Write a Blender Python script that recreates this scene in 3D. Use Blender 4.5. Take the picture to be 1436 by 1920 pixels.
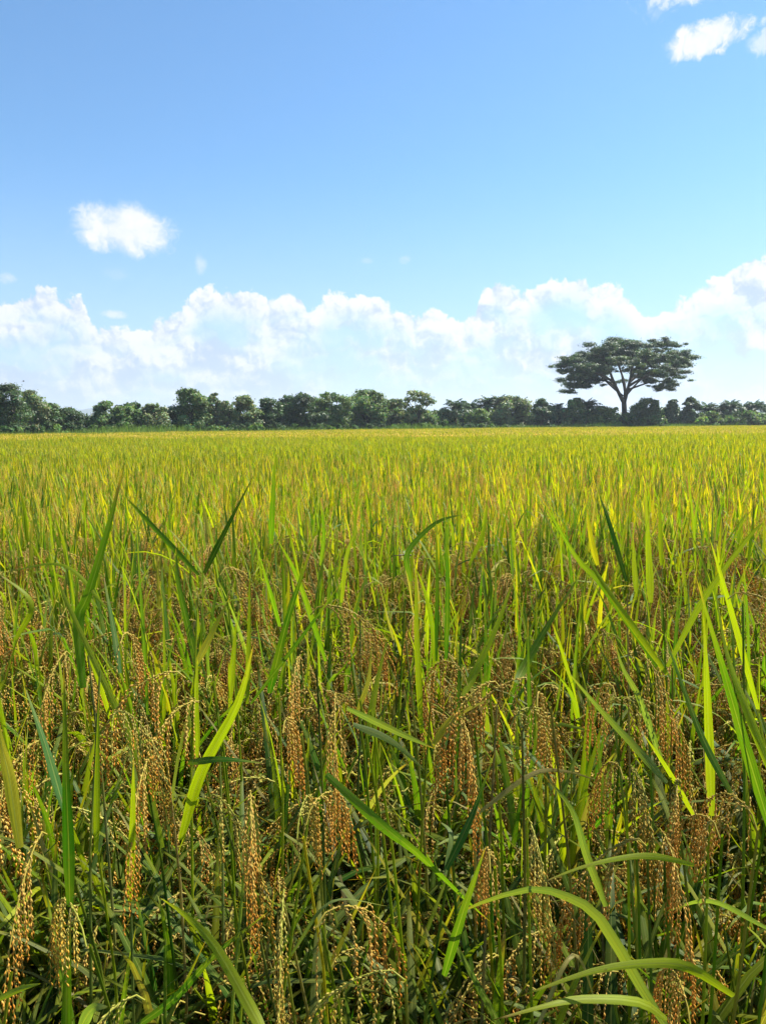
import bpy, math, random
import numpy as np
from mathutils import Vector, Matrix, Quaternion

random.seed(7)
rng = np.random.default_rng(7)
for o in list(bpy.data.objects):
    bpy.data.objects.remove(o)
S = bpy.context.scene
COL = S.collection
R = math.radians

# ------------------------------------------------------------------ camera
EYE = 1.55
F = 1386.0                       # focal length in photograph pixels
PITCH = math.atan((960 - 797) / F)
ROLL = R(0.40)
fwd = Vector((0, math.cos(PITCH), -math.sin(PITCH)))
up0 = Vector((0, math.sin(PITCH), math.cos(PITCH)))
rt0 = Vector((1, 0, 0))
rt = rt0 * math.cos(ROLL) - up0 * math.sin(ROLL)
up = up0 * math.cos(ROLL) + rt0 * math.sin(ROLL)
cam_d = bpy.data.cameras.new('camera')
cam_d.sensor_fit = 'VERTICAL'; cam_d.sensor_height = 24
cam_d.lens = 24 * F / 1920
cam_d.clip_start = 0.02; cam_d.clip_end = 40000
cam = bpy.data.objects.new('camera', cam_d); COL.objects.link(cam)
M3 = Matrix((rt, up, -fwd)).transposed()
cam.matrix_world = Matrix.Translation((0, 0, EYE)) @ M3.to_4x4()
S.camera = cam


def ray(px, py):
    return fwd + rt * ((px - 718) / F) + up * ((960 - py) / F)


def at(px, py, Y):
    """the point of the place seen at a pixel of the photograph, Y metres ahead"""
    d = ray(px, py)
    return Vector((0, 0, EYE)) + d * (Y / d.y)


def azel(px, py):
    d = ray(px, py).normalized()
    return math.degrees(math.atan2(d.x, d.y)), math.degrees(math.asin(d.z))


# ------------------------------------------------------------------ sun, sky, exposure
SUN_AZ, SUN_EL = R(62), R(51)
sd = Vector((math.sin(SUN_AZ) * math.cos(SUN_EL), math.cos(SUN_AZ) * math.cos(SUN_EL), math.sin(SUN_EL)))
sun_d = bpy.data.lights.new('sun', 'SUN'); sun_d.energy = 5.0; sun_d.angle = R(0.53); sun_d.color = (1, 0.955, 0.87)
sun = bpy.data.objects.new('sun', sun_d); COL.objects.link(sun)
sun.rotation_euler = sd.to_track_quat('Z', 'Y').to_euler(); sun.location = (0, 0, 30)

S.view_settings.view_transform = 'Standard'; S.view_settings.look = 'None'
S.view_settings.gamma = 1; S.view_settings.exposure = 1.25
S.view_settings.use_curve_mapping = False
S.render.engine = 'CYCLES'
S.cycles.max_bounces = 6; S.cycles.diffuse_bounces = 3; S.cycles.glossy_bounces = 2; S.cycles.transmission_bounces = 4


class NT:
    """small helper for node trees"""
    def __init__(self, tree):
        self.t = tree; self.n = tree.nodes; self.l = tree.links

    def node(self, kind, **kw):
        nd = self.n.new(kind)
        for k, v in kw.items():
            setattr(nd, k, v)
        return nd

    def put(self, sock, v):
        if isinstance(v, bpy.types.NodeSocket):
            self.l.new(v, sock)
        else:
            sock.default_value = v

    def math(self, op, a, b=0.0, c=0.0, clamp=False):
        nd = self.node('ShaderNodeMath', operation=op); nd.use_clamp = clamp
        self.put(nd.inputs[0], a); self.put(nd.inputs[1], b)
        if op in ('MULTIPLY_ADD', 'SMOOTH_MAX', 'SMOOTH_MIN', 'WRAP'):
            self.put(nd.inputs[2], c)
        return nd.outputs[0]

    def vmath(self, op, a, b=None, s=None):
        nd = self.node('ShaderNodeVectorMath', operation=op)
        self.put(nd.inputs[0], a)
        if b is not None: self.put(nd.inputs[1], b)
        if s is not None: self.put(nd.inputs[3], s)
        return nd.outputs[0]

    def mix(self, f, a, b, mode='MIX'):
        nd = self.node('ShaderNodeMix', data_type='RGBA', blend_type=mode)
        self.put(nd.inputs[0], f); self.put(nd.inputs[6], a); self.put(nd.inputs[7], b)
        return nd.outputs[2]

    def step(self, v, lo, hi, a=0.0, b=1.0, kind='SMOOTHSTEP'):
        nd = self.node('ShaderNodeMapRange', interpolation_type=kind)
        self.put(nd.inputs[0], v); self.put(nd.inputs[1], lo); self.put(nd.inputs[2], hi)
        self.put(nd.inputs[3], a); self.put(nd.inputs[4], b)
        return nd.outputs[0]

    def noise(self, vec, scale, detail=4, rough=0.5, dist=0.0, lac=2.0):
        nd = self.node('ShaderNodeTexNoise')
        if vec is not None: self.put(nd.inputs['Vector'], vec)
        nd.inputs['Scale'].default_value = scale; nd.inputs['Detail'].default_value = detail
        nd.inputs['Roughness'].default_value = rough; nd.inputs['Distortion'].default_value = dist
        nd.inputs['Lacunarity'].default_value = lac
        return nd.outputs[0]

    def attr(self, name, kind='GEOMETRY'):
        nd = self.node('ShaderNodeAttribute', attribute_name=name, attribute_type=kind)
        return nd


def rgb(*c):
    return (c[0], c[1], c[2], 1.0)


def build_world():
    w = bpy.data.worlds.new('World'); S.world = w; w.use_nodes = True
    T = NT(w.node_tree); T.n.clear()
    out = T.node('ShaderNodeOutputWorld'); bg = T.node('ShaderNodeBackground')
    bg.inputs[1].default_value = 0.050
    T.l.new(bg.outputs[0], out.inputs[0])
    sky = T.node('ShaderNodeTexSky', sky_type='NISHITA')
    sky.sun_disc = False; sky.sun_elevation = SUN_EL; sky.sun_rotation = SUN_AZ
    sky.altitude = 0; sky.air_density = 1.0; sky.dust_density = 0.2; sky.ozone_density = 1.6
    skyc = T.mix(1.0, sky.outputs[0], rgb(0.85, 1.36, 1.64), 'MULTIPLY')
    d = T.node('ShaderNodeTexCoord').outputs['Generated']
    xyz = T.node('ShaderNodeSeparateXYZ'); T.put(xyz.inputs[0], d)
    x, y, z = xyz.outputs
    az = T.math('MULTIPLY', T.math('ARCTAN2', x, y), 57.29578)
    el = T.math('MULTIPLY', T.math('ARCSINE', z), 57.29578)
    P = T.node('ShaderNodeCombineXYZ'); T.put(P.inputs[0], az); T.put(P.inputs[1], el)
    P = P.outputs[0]

    def bill(vec, scale, detail=5, rough=0.55):
        v = T.node('ShaderNodeTexVoronoi', feature='F1', voronoi_dimensions='2D')
        T.put(v.inputs['Vector'], vec); v.inputs['Scale'].default_value = scale
        v.inputs['Detail'].default_value = detail; v.inputs['Roughness'].default_value = rough
        v.normalize = True
        return v.outputs[0]
    warp = T.node('ShaderNodeTexNoise'); T.put(warp.inputs['Vector'], P)
    warp.inputs['Scale'].default_value = 0.5; warp.inputs['Detail'].default_value = 3
    warp.inputs['Roughness'].default_value = 0.6
    wv = T.vmath('SUBTRACT', warp.outputs[1], (0.5, 0.5, 0.5))
    Pw = T.vmath('ADD', P, T.vmath('MULTIPLY', wv, (1.5, 1.3, 0)))
    Pw2 = T.vmath('ADD', P, T.vmath('MULTIPLY', wv, (3.4, 3.4, 0)))
    puff = bill(Pw, 0.36, 4, 0.62)                 # 0 in the heart of a billow
    fine = T.noise(Pw, 1.7, 6, 0.62)
    # ---- the bank of cumulus along the horizon: the height of its top by direction
    top_px = [(-60, 575), (0, 566), (60, 552), (110, 562), (150, 570), (172, 606), (205, 622), (260, 622), (320, 606), (352, 580),
              (400, 545), (450, 552), (510, 566), (560, 556), (580, 588), (612, 562), (650, 553), (720, 572), (790, 596),
              (850, 596), (890, 590), (908, 548), (938, 540), (965, 560), (1010, 532), (1062, 516), (1094, 524),
              (1112, 552), (1145, 544), (1180, 562), (1215, 588), (1262, 574), (1330, 536), (1380, 510), (1436, 490), (1500, 486)]
    A0, A1, E1 = -31.0, 31.0, 20.0
    fc = T.node('ShaderNodeFloatCurve')
    T.put(fc.inputs['Value'], T.step(az, A0, A1, 0, 1, 'LINEAR'))
    cv = fc.mapping.curves[0]
    pts = []
    for p in top_px:
        a, e = azel(*p); pts.append(((a - A0) / (A1 - A0), e / E1))
    pts = [(0.0, pts[0][1])] + [q for q in pts if 0 < q[0] < 1] + [(1.0, pts[-1][1])]
    cv.points[0].location = pts[0]; cv.points[1].location = pts[-1]
    for q in pts[1:-1]:
        cv.points.new(*q)
    for p in cv.points: p.handle_type = 'AUTO'
    fc.mapping.update()
    top_in = T.math('MULTIPLY', fc.outputs[0], E1)
    top_out = T.step(T.noise(P, 0.07, 3, 0.6), 0.3, 0.7, 6.0, 15.0)
    inside = T.step(T.math('ABSOLUTE', az), 28.5, 36, 1, 0)
    top = T.math('ADD', T.math('MULTIPLY', top_in, inside), T.math('MULTIPLY', top_out, T.math('SUBTRACT', 1, inside)))
    h = T.math('SUBTRACT', top, el)                              # degrees below the top
    bank = T.math('ADD', T.math('ADD', h, T.math('MULTIPLY', T.math('SUBTRACT', 0.40, puff), 3.6)),
                  T.math('MULTIPLY', T.math('SUBTRACT', fine, 0.5), 1.0))
    a_bank = T.step(bank, 0.0, 0.42)
    # the bank is thin in places: milky blue gaps show
    gap = T.noise(T.vmath('MULTIPLY', Pw2, (0.5, 1.0, 1)), 0.16, 4, 0.6)
    thick = T.step(gap, 0.40, 0.58, 0.14, 1.0)
    rim = T.step(h, 0.4, 3.2, 1.0, 0.0)
    a_bank = T.math('MULTIPLY', a_bank, T.math('MAXIMUM', thick, rim))
    # relief: compare the billows here and a little towards the sun (up and to the right)
    Ps = T.vmath('ADD', Pw, (0.28, 0.42, 0))
    puff_s = bill(Ps, 0.36, 4, 0.62)
    relief = T.math('SUBTRACT', puff_s, puff)
    soft = T.noise(Pw2, 0.30, 5, 0.6)
    lit = T.math('ADD', T.math('MULTIPLY', relief, 2.4), T.math('MULTIPLY', T.math('SUBTRACT', soft, 0.5), 2.0))
    lit = T.math('ADD', lit, T.step(h, 0.0, 6.0, 0.70, 0.30))
    lit = T.step(lit, 0.08, 0.92, 0, 1)
    c_bank = T.mix(lit, rgb(4.4, 5.6, 7.5), rgb(8.7, 8.75, 8.9))
    # ---- separate clouds: (pixel centre, half width, half height, softness, raggedness, opacity)
    blobs = [(236, 430, 106, 56, 0.55, 0.75, 1.0), (1332, 70, 102, 40, 0.55, 1.5, 1.0), (1428, 78, 34, 26, 0.9, 2.0, 0.6),
             (1268, -4, 80, 24, 0.9, 2.0, 0.8), (376, 496, 13, 24, 1.0, 1.3, 0.45), (759, 487, 14, 10, 1.2, 1.2, 0.42),
             (688, 489, 14, 7, 1.2, 1.2, 0.26), (12, 522, 24, 13, 1.0, 1.4, 0.6), (214, 589, 30, 10, 0.8, 1.5, 0.7),
             (216, 512, 28, 14, 1.4, 1.5, 0.22), (1225, 20, 22, 30, 1.3, 2.0, 0.30), (1430, 640, 40, 16, 0.8, 1.3, 0.9)]
    rag = T.math('SUBTRACT', T.noise(Pw2, 0.55, 6, 0.66), 0.5)
    a_blob = None
    for (px, py, rx, ry, sf, rg, op) in blobs:
        a, e = azel(px, py); a2, _ = azel(px + rx, py); _, e2 = azel(px, py - ry)
        dx = T.math('DIVIDE', T.math('SUBTRACT', az, a), abs(a2 - a))
        dy = T.math('DIVIDE', T.math('SUBTRACT', el, e), abs(e2 - e))
        if ry == 40:                        # this one leans up to the right
            dy = T.math('SUBTRACT', dy, T.math('MULTIPLY', dx, 0.45))
        r4 = T.math('ADD', T.math('MULTIPLY', dx, dx), T.math('MULTIPLY', dy, dy))
        v = T.math('ADD', T.math('SUBTRACT', 1.0, r4), T.math('ADD', T.math('MULTIPLY', rag, 2.2 * rg), T.math('MULTIPLY', T.math('SUBTRACT', 0.36, puff), 1.3)))
        al = T.math('MULTIPLY', T.step(v, 0.0, 0.9 * (sf + 0.5)), op)
        near = T.step(r4, 1.4, 4.0, 1.0, 0.0)
        al = T.math('MULTIPLY', al, near)
        a_blob = al if a_blob is None else T.math('MAXIMUM', a_blob, al)
    # scattered small clouds over the rest of the sky, as in the part in view
    sc = T.noise(T.vmath('MULTIPLY', d, (1, 1, 2.0)), 3.2, 5, 0.6)
    a_sc = T.math('MULTIPLY', T.math('MULTIPLY', T.step(sc, 0.62, 0.72), T.math('SUBTRACT', 1, inside)), T.step(el, 4, 9))
    a_blob = T.math('MAXIMUM', a_blob, a_sc)
    lit_b = T.step(T.math('ADD', T.math('MULTIPLY', relief, 0.9), T.math('ADD', T.math('MULTIPLY', rag, 1.8), 0.40)), -0.1, 0.8)
    c_blob = T.mix(lit_b, rgb(7.0, 7.6, 8.3), rgb(8.8, 8.8, 8.9))
    # milky veil low over the horizon
    veil = T.math('MULTIPLY', T.step(el, 1.0, 19.0, 1.0, 0.0), 0.55)
    c0 = T.mix(veil, skyc, rgb(5.0, 5.9, 7.9))
    c1 = T.mix(a_bank, c0, c_bank)
    c2 = T.mix(a_blob, c1, c_blob)
    low = T.step(el, 0.0, 3.0, 0.32, 0.0)
    c3 = T.mix(low, c2, rgb(6.1, 6.9, 8.0))
    below = T.step(el, -3.0, 0.0, 1.0, 0.0)
    c4 = T.mix(below, c3, rgb(2.4, 2.6, 2.4))
    T.put(bg.inputs[0], c4)
    w.cycles.sampling_method = 'MANUAL'; w.cycles.sample_map_resolution = 512


build_world()


# ------------------------------------------------------------------ helpers: tagging and meshes
def tag(o, label=None, cat=None, group=None, kind=None):
    if label: o['label'] = label
    if cat: o['category'] = cat
    if group: o['group'] = group
    if kind: o['kind'] = kind
    return o


def mesh_from(name, V, Fc, attrs=None, mats=(), smooth=True, midx=None):
    """V: (n,3) array; Fc: list of faces or int array; attrs: {name: (type, array)} per point"""
    me = bpy.data.meshes.new(name)
    V = np.asarray(V, dtype=np.float32)
    if isinstance(Fc, np.ndarray):
        k = Fc.shape[1]
        me.vertices.add(len(V)); me.vertices.foreach_set('co', V.ravel())
        me.loops.add(Fc.size); me.loops.foreach_set('vertex_index', Fc.astype(np.int32).ravel())
        me.polygons.add(len(Fc)); me.polygons.foreach_set('loop_start', np.arange(0, Fc.size, k, dtype=np.int32))
        me.update(calc_edges=True)
    else:
        me.from_pydata([tuple(v) for v in V.tolist()], [], Fc)
    if attrs:
        for an, (ty, arr) in attrs.items():
            a = me.attributes.new(an, ty, 'POINT')
            arr = np.asarray(arr, dtype=np.float32)
            if ty == 'FLOAT': a.data.foreach_set('value', arr.ravel())
            elif ty == 'FLOAT_COLOR': a.data.foreach_set('color', arr.ravel())
            elif ty == 'FLOAT_VECTOR': a.data.foreach_set('vector', arr.ravel())
    for m in mats: me.materials.append(m)
    if midx is not None:
        me.polygons.foreach_set('material_index', np.asarray(midx, dtype=np.int32))
    if smooth:
        me.polygons.foreach_set('use_smooth', np.ones(len(me.polygons), dtype=bool))
    me.validate()
    return me


def add(name, data, parent=None, loc=None, rot=None, scl=None, color=None):
    o = bpy.data.objects.new(name, data); COL.objects.link(o)
    if parent is not None: o.parent = parent
    if loc is not None: o.location = loc
    if rot is not None: o.rotation_euler = rot
    if scl is not None: o.scale = (scl, scl, scl) if not hasattr(scl, '__len__') else scl
    if color is not None: o.color = (color[0], color[1], color[2], 1)
    return o


class Geo:
    """collects ribbons, tubes and grains in one mesh of triangles with point attributes"""
    def __init__(self):
        self.V = []; self.F = []; self.n = 0
        self.A = {'t': [], 'u': [], 'col': []}
        self.M = []

    def put(self, V, Fc, t, u, col, m=0):
        V = np.asarray(V, float); Fc = np.asarray(Fc, int)
        self.V.append(V); self.F.append(Fc + self.n); self.n += len(V)
        k = len(V)
        self.A['t'].append(np.broadcast_to(t, (k,))); self.A['u'].append(np.broadcast_to(u, (k,)))
        c = np.ones((k, 4)); c[:, :3] = col; self.A['col'].append(c)
        self.M.append(np.full(len(Fc), m))

    def mesh(self, name, mats, smooth=True):
        V = np.concatenate(self.V); Fc = np.concatenate(self.F)
        at_ = {'t': ('FLOAT', np.concatenate(self.A['t'])), 'u': ('FLOAT', np.concatenate(self.A['u'])),
               'col': ('FLOAT_COLOR', np.concatenate(self.A['col']))}
        return mesh_from(name, V, Fc, at_, mats, smooth, np.concatenate(self.M))


def tube_vf(P, rad, sides=5):
    P = np.asarray(P, float); n = len(P)
    rad = np.broadcast_to(rad, (n,))
    T = np.gradient(P, axis=0); T /= np.linalg.norm(T, axis=1)[:, None] + 1e-9
    ref = np.array([0.31, 0.95, 0.05]) if abs(T[0, 2]) > 0.6 else np.array([0.0, 0.0, 1.0])
    N1 = np.cross(T, ref); N1 /= np.linalg.norm(N1, axis=1)[:, None] + 1e-9
    N2 = np.cross(T, N1)
    ang = np.linspace(0, 2 * np.pi, sides, endpoint=False)
    V = (P[:, None, :] + rad[:, None, None] * (np.cos(ang)[None, :, None] * N1[:, None, :] + np.sin(ang)[None, :, None] * N2[:, None, :])).reshape(-1, 3)
    Fc = []
    for i in range(n - 1):
        for j in range(sides):
            a = i * sides + j; b = i * sides + (j + 1) % sides
            Fc += [(a, b, b + sides), (a, b + sides, a + sides)]
    return V, np.array(Fc), np.repeat(np.linspace(0, 1, n), sides)


def width_profile(s):
    return np.clip(0.50 + s * 2.2, 0, 1) * np.clip((1 - s ** 1.7), 0, 1) ** 0.85


def ribbon_vf(P, W, side, fold=0.16, three=True, prof=None):
    """a blade along the points P; side: unit width vectors"""
    P = np.asarray(P, float); n = len(P); s = np.linspace(0, 1, n)
    w = (width_profile(s) if prof is None else prof) * W * 0.5
    T = np.gradient(P, axis=0); T /= np.linalg.norm(T, axis=1)[:, None] + 1e-9
    side = side - (side * T).sum(1)[:, None] * T
    side /= np.linalg.norm(side, axis=1)[:, None] + 1e-9
    N = np.cross(side, T)
    if three:
        L = P - side * w[:, None] + N * (w * fold)[:, None]
        Rr = P + side * w[:, None] + N * (w * fold)[:, None]
        V = np.stack([L, P, Rr], 1).reshape(-1, 3)
        Fc = []
        for i in range(n - 1):
            a = 3 * i
            Fc += [(a, a + 1, a + 4), (a, a + 4, a + 3), (a + 1, a + 2, a + 5), (a + 1, a + 5, a + 4)]
        return V, np.array(Fc), np.repeat(s, 3), np.tile([-1.0, 0.0, 1.0], n)
    L = P - side * w[:, None]; Rr = P + side * w[:, None]
    V = np.stack([L, Rr], 1).reshape(-1, 3)
    Fc = []
    for i in range(n - 1):
        a = 2 * i
        Fc += [(a, a + 1, a + 3), (a, a + 3, a + 2)]
    return V, np.array(Fc), np.repeat(s, 2), np.tile([-1.0, 1.0], n)


def blade_path(L, th0, th1, pw, n, az=0.0, kink=None, sway=0.0):
    s = np.linspace(0, 1, n)
    ang = th0 + (th1 - th0) * s ** pw
    if kink is not None: ang = ang + (s > kink[0]) * kink[1]
    am = (ang[1:] + ang[:-1]) / 2
    ds = L / (n - 1)
    r = np.concatenate([[0], np.cumsum(np.sin(am) * ds)]); z = np.concatenate([[0], np.cumsum(np.cos(am) * ds)])
    a = az + sway * s
    return np.stack([r * np.cos(a), r * np.sin(a), z], 1), np.stack([-np.sin(a), np.cos(a), 0 * a], 1)


# ------------------------------------------------------------------ materials
def new_mat(name):
    m = bpy.data.materials.new(name); m.use_nodes = True
    T = NT(m.node_tree); T.n.clear()
    out = T.node('ShaderNodeOutputMaterial')
    return m, T, out


def leafy(T, out, col, trans=0.42, rough=0.5, spec=0.3, tcol=(1.25, 1.35, 0.45), bump=None):
    p = T.node('ShaderNodeBsdfPrincipled')
    T.put(p.inputs['Base Color'], col); T.put(p.inputs['Roughness'], rough)
    p.inputs['Specular IOR Level'].default_value = spec
    tr = T.node('ShaderNodeBsdfTranslucent')
    T.put(tr.inputs[0], T.mix(1.0, col, rgb(*tcol), 'MULTIPLY'))
    if bump is not None:
        b = T.node('ShaderNodeBump'); b.inputs['Strength'].default_value = 0.2; b.inputs['Distance'].default_value = 0.0015
        T.put(b.inputs['Height'], bump); T.l.new(b.outputs[0], p.inputs['Normal'])
    mx = T.node('ShaderNodeMixShader'); T.put(mx.inputs[0], trans)
    T.l.new(p.outputs[0], mx.inputs[1]); T.l.new(tr.outputs[0], mx.inputs[2])
    T.l.new(mx.outputs[0], out.inputs[0])


def rice_leaf_mat(name, mode):
    m, T, out = new_mat(name)
    if mode == 'object':
        oi = T.node('ShaderNodeObjectInfo'); col = oi.outputs['Color']; rnd = oi.outputs['Random']
    else:
        col = T.attr('col').outputs['Color']
        col = T.mix(1.0, col, T.attr('tint', 'INSTANCER').outputs['Color'], 'MULTIPLY')
        rnd = T.node('ShaderNodeObjectInfo').outputs['Random']
    t = T.attr('t').outputs['Fac']; u = T.attr('u').outputs['Fac']
    pos = T.node('ShaderNodeTexCoord').outputs['Object']
    n1 = T.noise(T.vmath('ADD', pos, T.vmath('MULTIPLY', (7.1, 3.3, 5.7), T.node('ShaderNodeCombineXYZ').outputs[0])), 23, 3, 0.6)
    # yellowing towards the tip, uneven from leaf to leaf
    tip = T.step(T.math('ADD', t, T.math('MULTIPLY', T.math('SUBTRACT', n1, 0.5), 0.5)), 0.62, 1.08)
    col = T.mix(T.math('MULTIPLY', tip, 0.55), col, rgb(0.28, 0.25, 0.025))
    dry = T.step(T.math('ADD', t, T.math('MULTIPLY', rnd, 0.16)), 0.98, 1.06)
    col = T.mix(T.math('MULTIPLY', dry, 0.8), col, rgb(0.25, 0.14, 0.04))
    # midrib, veins and blotches
    au = T.math('ABSOLUTE', u)
    mid = T.step(au, 0.03, 0.16, 1.0, 0.0)
    col = T.mix(T.math('MULTIPLY', mid, 0.5), col, rgb(0.28, 0.31, 0.07))
    vein = T.math('SINE', T.math('MULTIPLY', u, 34.0))
    col = T.mix(T.math('MULTIPLY', T.math('ADD', vein, 1.0), 0.05), col, rgb(0.02, 0.05, 0.005))
    sv = T.node('ShaderNodeCombineXYZ'); T.put(sv.inputs[0], T.math('MULTIPLY', u, 5.0)); T.put(sv.inputs[1], T.math('MULTIPLY', t, 2.2)); T.put(sv.inputs[2], T.math('MULTIPLY', rnd, 60.0))
    st = T.noise(sv.outputs[0], 1.0, 4, 0.6)
    sf_ = T.step(st, 0.28, 0.72, 0.70, 1.30); cc = T.node('ShaderNodeCombineColor')
    for i_ in range(3): T.put(cc.inputs[i_], sf_)
    col = T.mix(1.0, col, cc.outputs[0], 'MULTIPLY')
    blot = T.step(T.noise(pos, 9, 3, 0.65), 0.40, 0.68)
    col = T.mix(T.math('MULTIPLY', blot, 0.36), col, rgb(0.24, 0.235, 0.02))
    spot = T.step(T.noise(pos, 160, 2, 0.5), 0.70, 0.76)
    col = T.mix(T.math('MULTIPLY', spot, 0.5), col, rgb(0.12, 0.06, 0.02))
    leafy(T, out, col, 0.50, 0.45, 0.20, (1.45, 1.50, 0.30), vein)
    return m


def grain_mat(name, mode):
    m, T, out = new_mat(name)
    t = T.attr('t').outputs['Fac']; u = T.attr('u').outputs['Fac']
    c = T.node('ShaderNodeValToRGB'); cr = c.color_ramp
    cr.elements[0].position = 0.0; cr.elements[0].color = rgb(0.36, 0.32, 0.055)
    cr.elements[1].position = 1.0; cr.elements[1].color = rgb(0.50, 0.205, 0.020)
    e = cr.elements.new(0.30); e.color = rgb(0.58, 0.43, 0.115)
    e = cr.elements.new(0.62); e.color = rgb(0.57, 0.295, 0.040)
    T.put(c.inputs[0], T.math('ADD', t, T.math('MULTIPLY', T.math('SUBTRACT', u, 0.5), 0.45)))
    col = c.outputs[0]
    if mode == 'object':
        col = T.mix(1.0, col, T.node('ShaderNodeObjectInfo').outputs['Color'], 'MULTIPLY')
    else:
        col = T.mix(1.0, col, T.attr('tint', 'INSTANCER').outputs['Color'], 'MULTIPLY')
    leafy(T, out, col, 0.28, 0.55, 0.18, (1.35, 1.0, 0.40))
    return m


def simple_leaf_mat(name, tint=(1, 1, 1), trans=0.3, rough=0.55, spec=0.25):
    m, T, out = new_mat(name)
    col = T.attr('col').outputs['Color']
    pos = T.node('ShaderNodeTexCoord').outputs['Object']
    n = T.step(T.noise(pos, 0.7, 4, 0.6), 0.3, 0.7, 0.75, 1.25)
    cc = T.node('ShaderNodeCombineColor'); T.put(cc.inputs[0], n); T.put(cc.inputs[1], n); T.put(cc.inputs[2], n)
    col = T.mix(1.0, col, cc.outputs[0], 'MULTIPLY')
    leafy(T, out, T.mix(1.0, col, rgb(*tint), 'MULTIPLY'), trans, rough, spec, (1.15, 1.3, 0.5))
    return m


def bark_mat(name, c1, c2, scale=6.0):
    m, T, out = new_mat(name)
    pos = T.node('ShaderNodeTexCoord').outputs['Object']
    n = T.noise(T.vmath('MULTIPLY', pos, (1, 1, 0.25)), scale, 6, 0.65)
    p = T.node('ShaderNodeBsdfPrincipled'); p.inputs['Roughness'].default_value = 0.9
    T.put(p.inputs['Base Color'], T.mix(T.step(n, 0.3, 0.7), rgb(*c1), rgb(*c2)))
    b = T.node('ShaderNodeBump'); b.inputs['Strength'].default_value = 0.6; T.put(b.inputs['Height'], n)
    T.l.new(b.outputs[0], p.inputs['Normal']); T.l.new(p.outputs[0], out.inputs[0])
    return m


LEAF = rice_leaf_mat('rice_leaf', 'object')
LEAF_F = rice_leaf_mat('rice_leaf_field', 'attr')
GRAIN = grain_mat('rice_grain', 'object')
GRAIN_F = grain_mat('rice_grain_field', 'attr')
TREE_LEAF = simple_leaf_mat('tree_foliage', trans=0.36, rough=0.45, spec=0.4)
BUSH_LEAF = simple_leaf_mat('bush_foliage', trans=0.38)
BARK = bark_mat('bark_grey', (0.028, 0.022, 0.017), (0.07, 0.058, 0.045))
BARK_PALM = bark_mat('bark_palm', (0.05, 0.035, 0.02), (0.11, 0.08, 0.05), 12)


def ground_mat(name, cols, s1, s2, rough=0.95):
    m, T, out = new_mat(name)
    pos = T.node('ShaderNodeNewGeometry').outputs['Position']
    a = T.step(T.noise(pos, s1, 6, 0.6), 0.35, 0.65); b = T.step(T.noise(pos, s2, 6, 0.65), 0.35, 0.7)
    c = T.mix(b, T.mix(a, rgb(*cols[0]), rgb(*cols[1])), rgb(*cols[2]))
    p = T.node('ShaderNodeBsdfPrincipled'); T.put(p.inputs['Base Color'], c); p.inputs['Roughness'].default_value = rough
    bm = T.node('ShaderNodeBump'); bm.inputs['Strength'].default_value = 0.7; bm.inputs['Distance'].default_value = 0.05
    T.put(bm.inputs['Height'], T.noise(pos, s2 * 2, 6, 0.7)); T.l.new(bm.outputs[0], p.inputs['Normal'])
    T.l.new(p.outputs[0], out.inputs[0])
    return m


# ------------------------------------------------------------------ the setting
EDGE_X = [-140, -36, 0, 70, 260]
EDGE_Y = [46, 66, 105, 138, 190]


def edge_y(x):
    return np.interp(x, EDGE_X, EDGE_Y)


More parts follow.
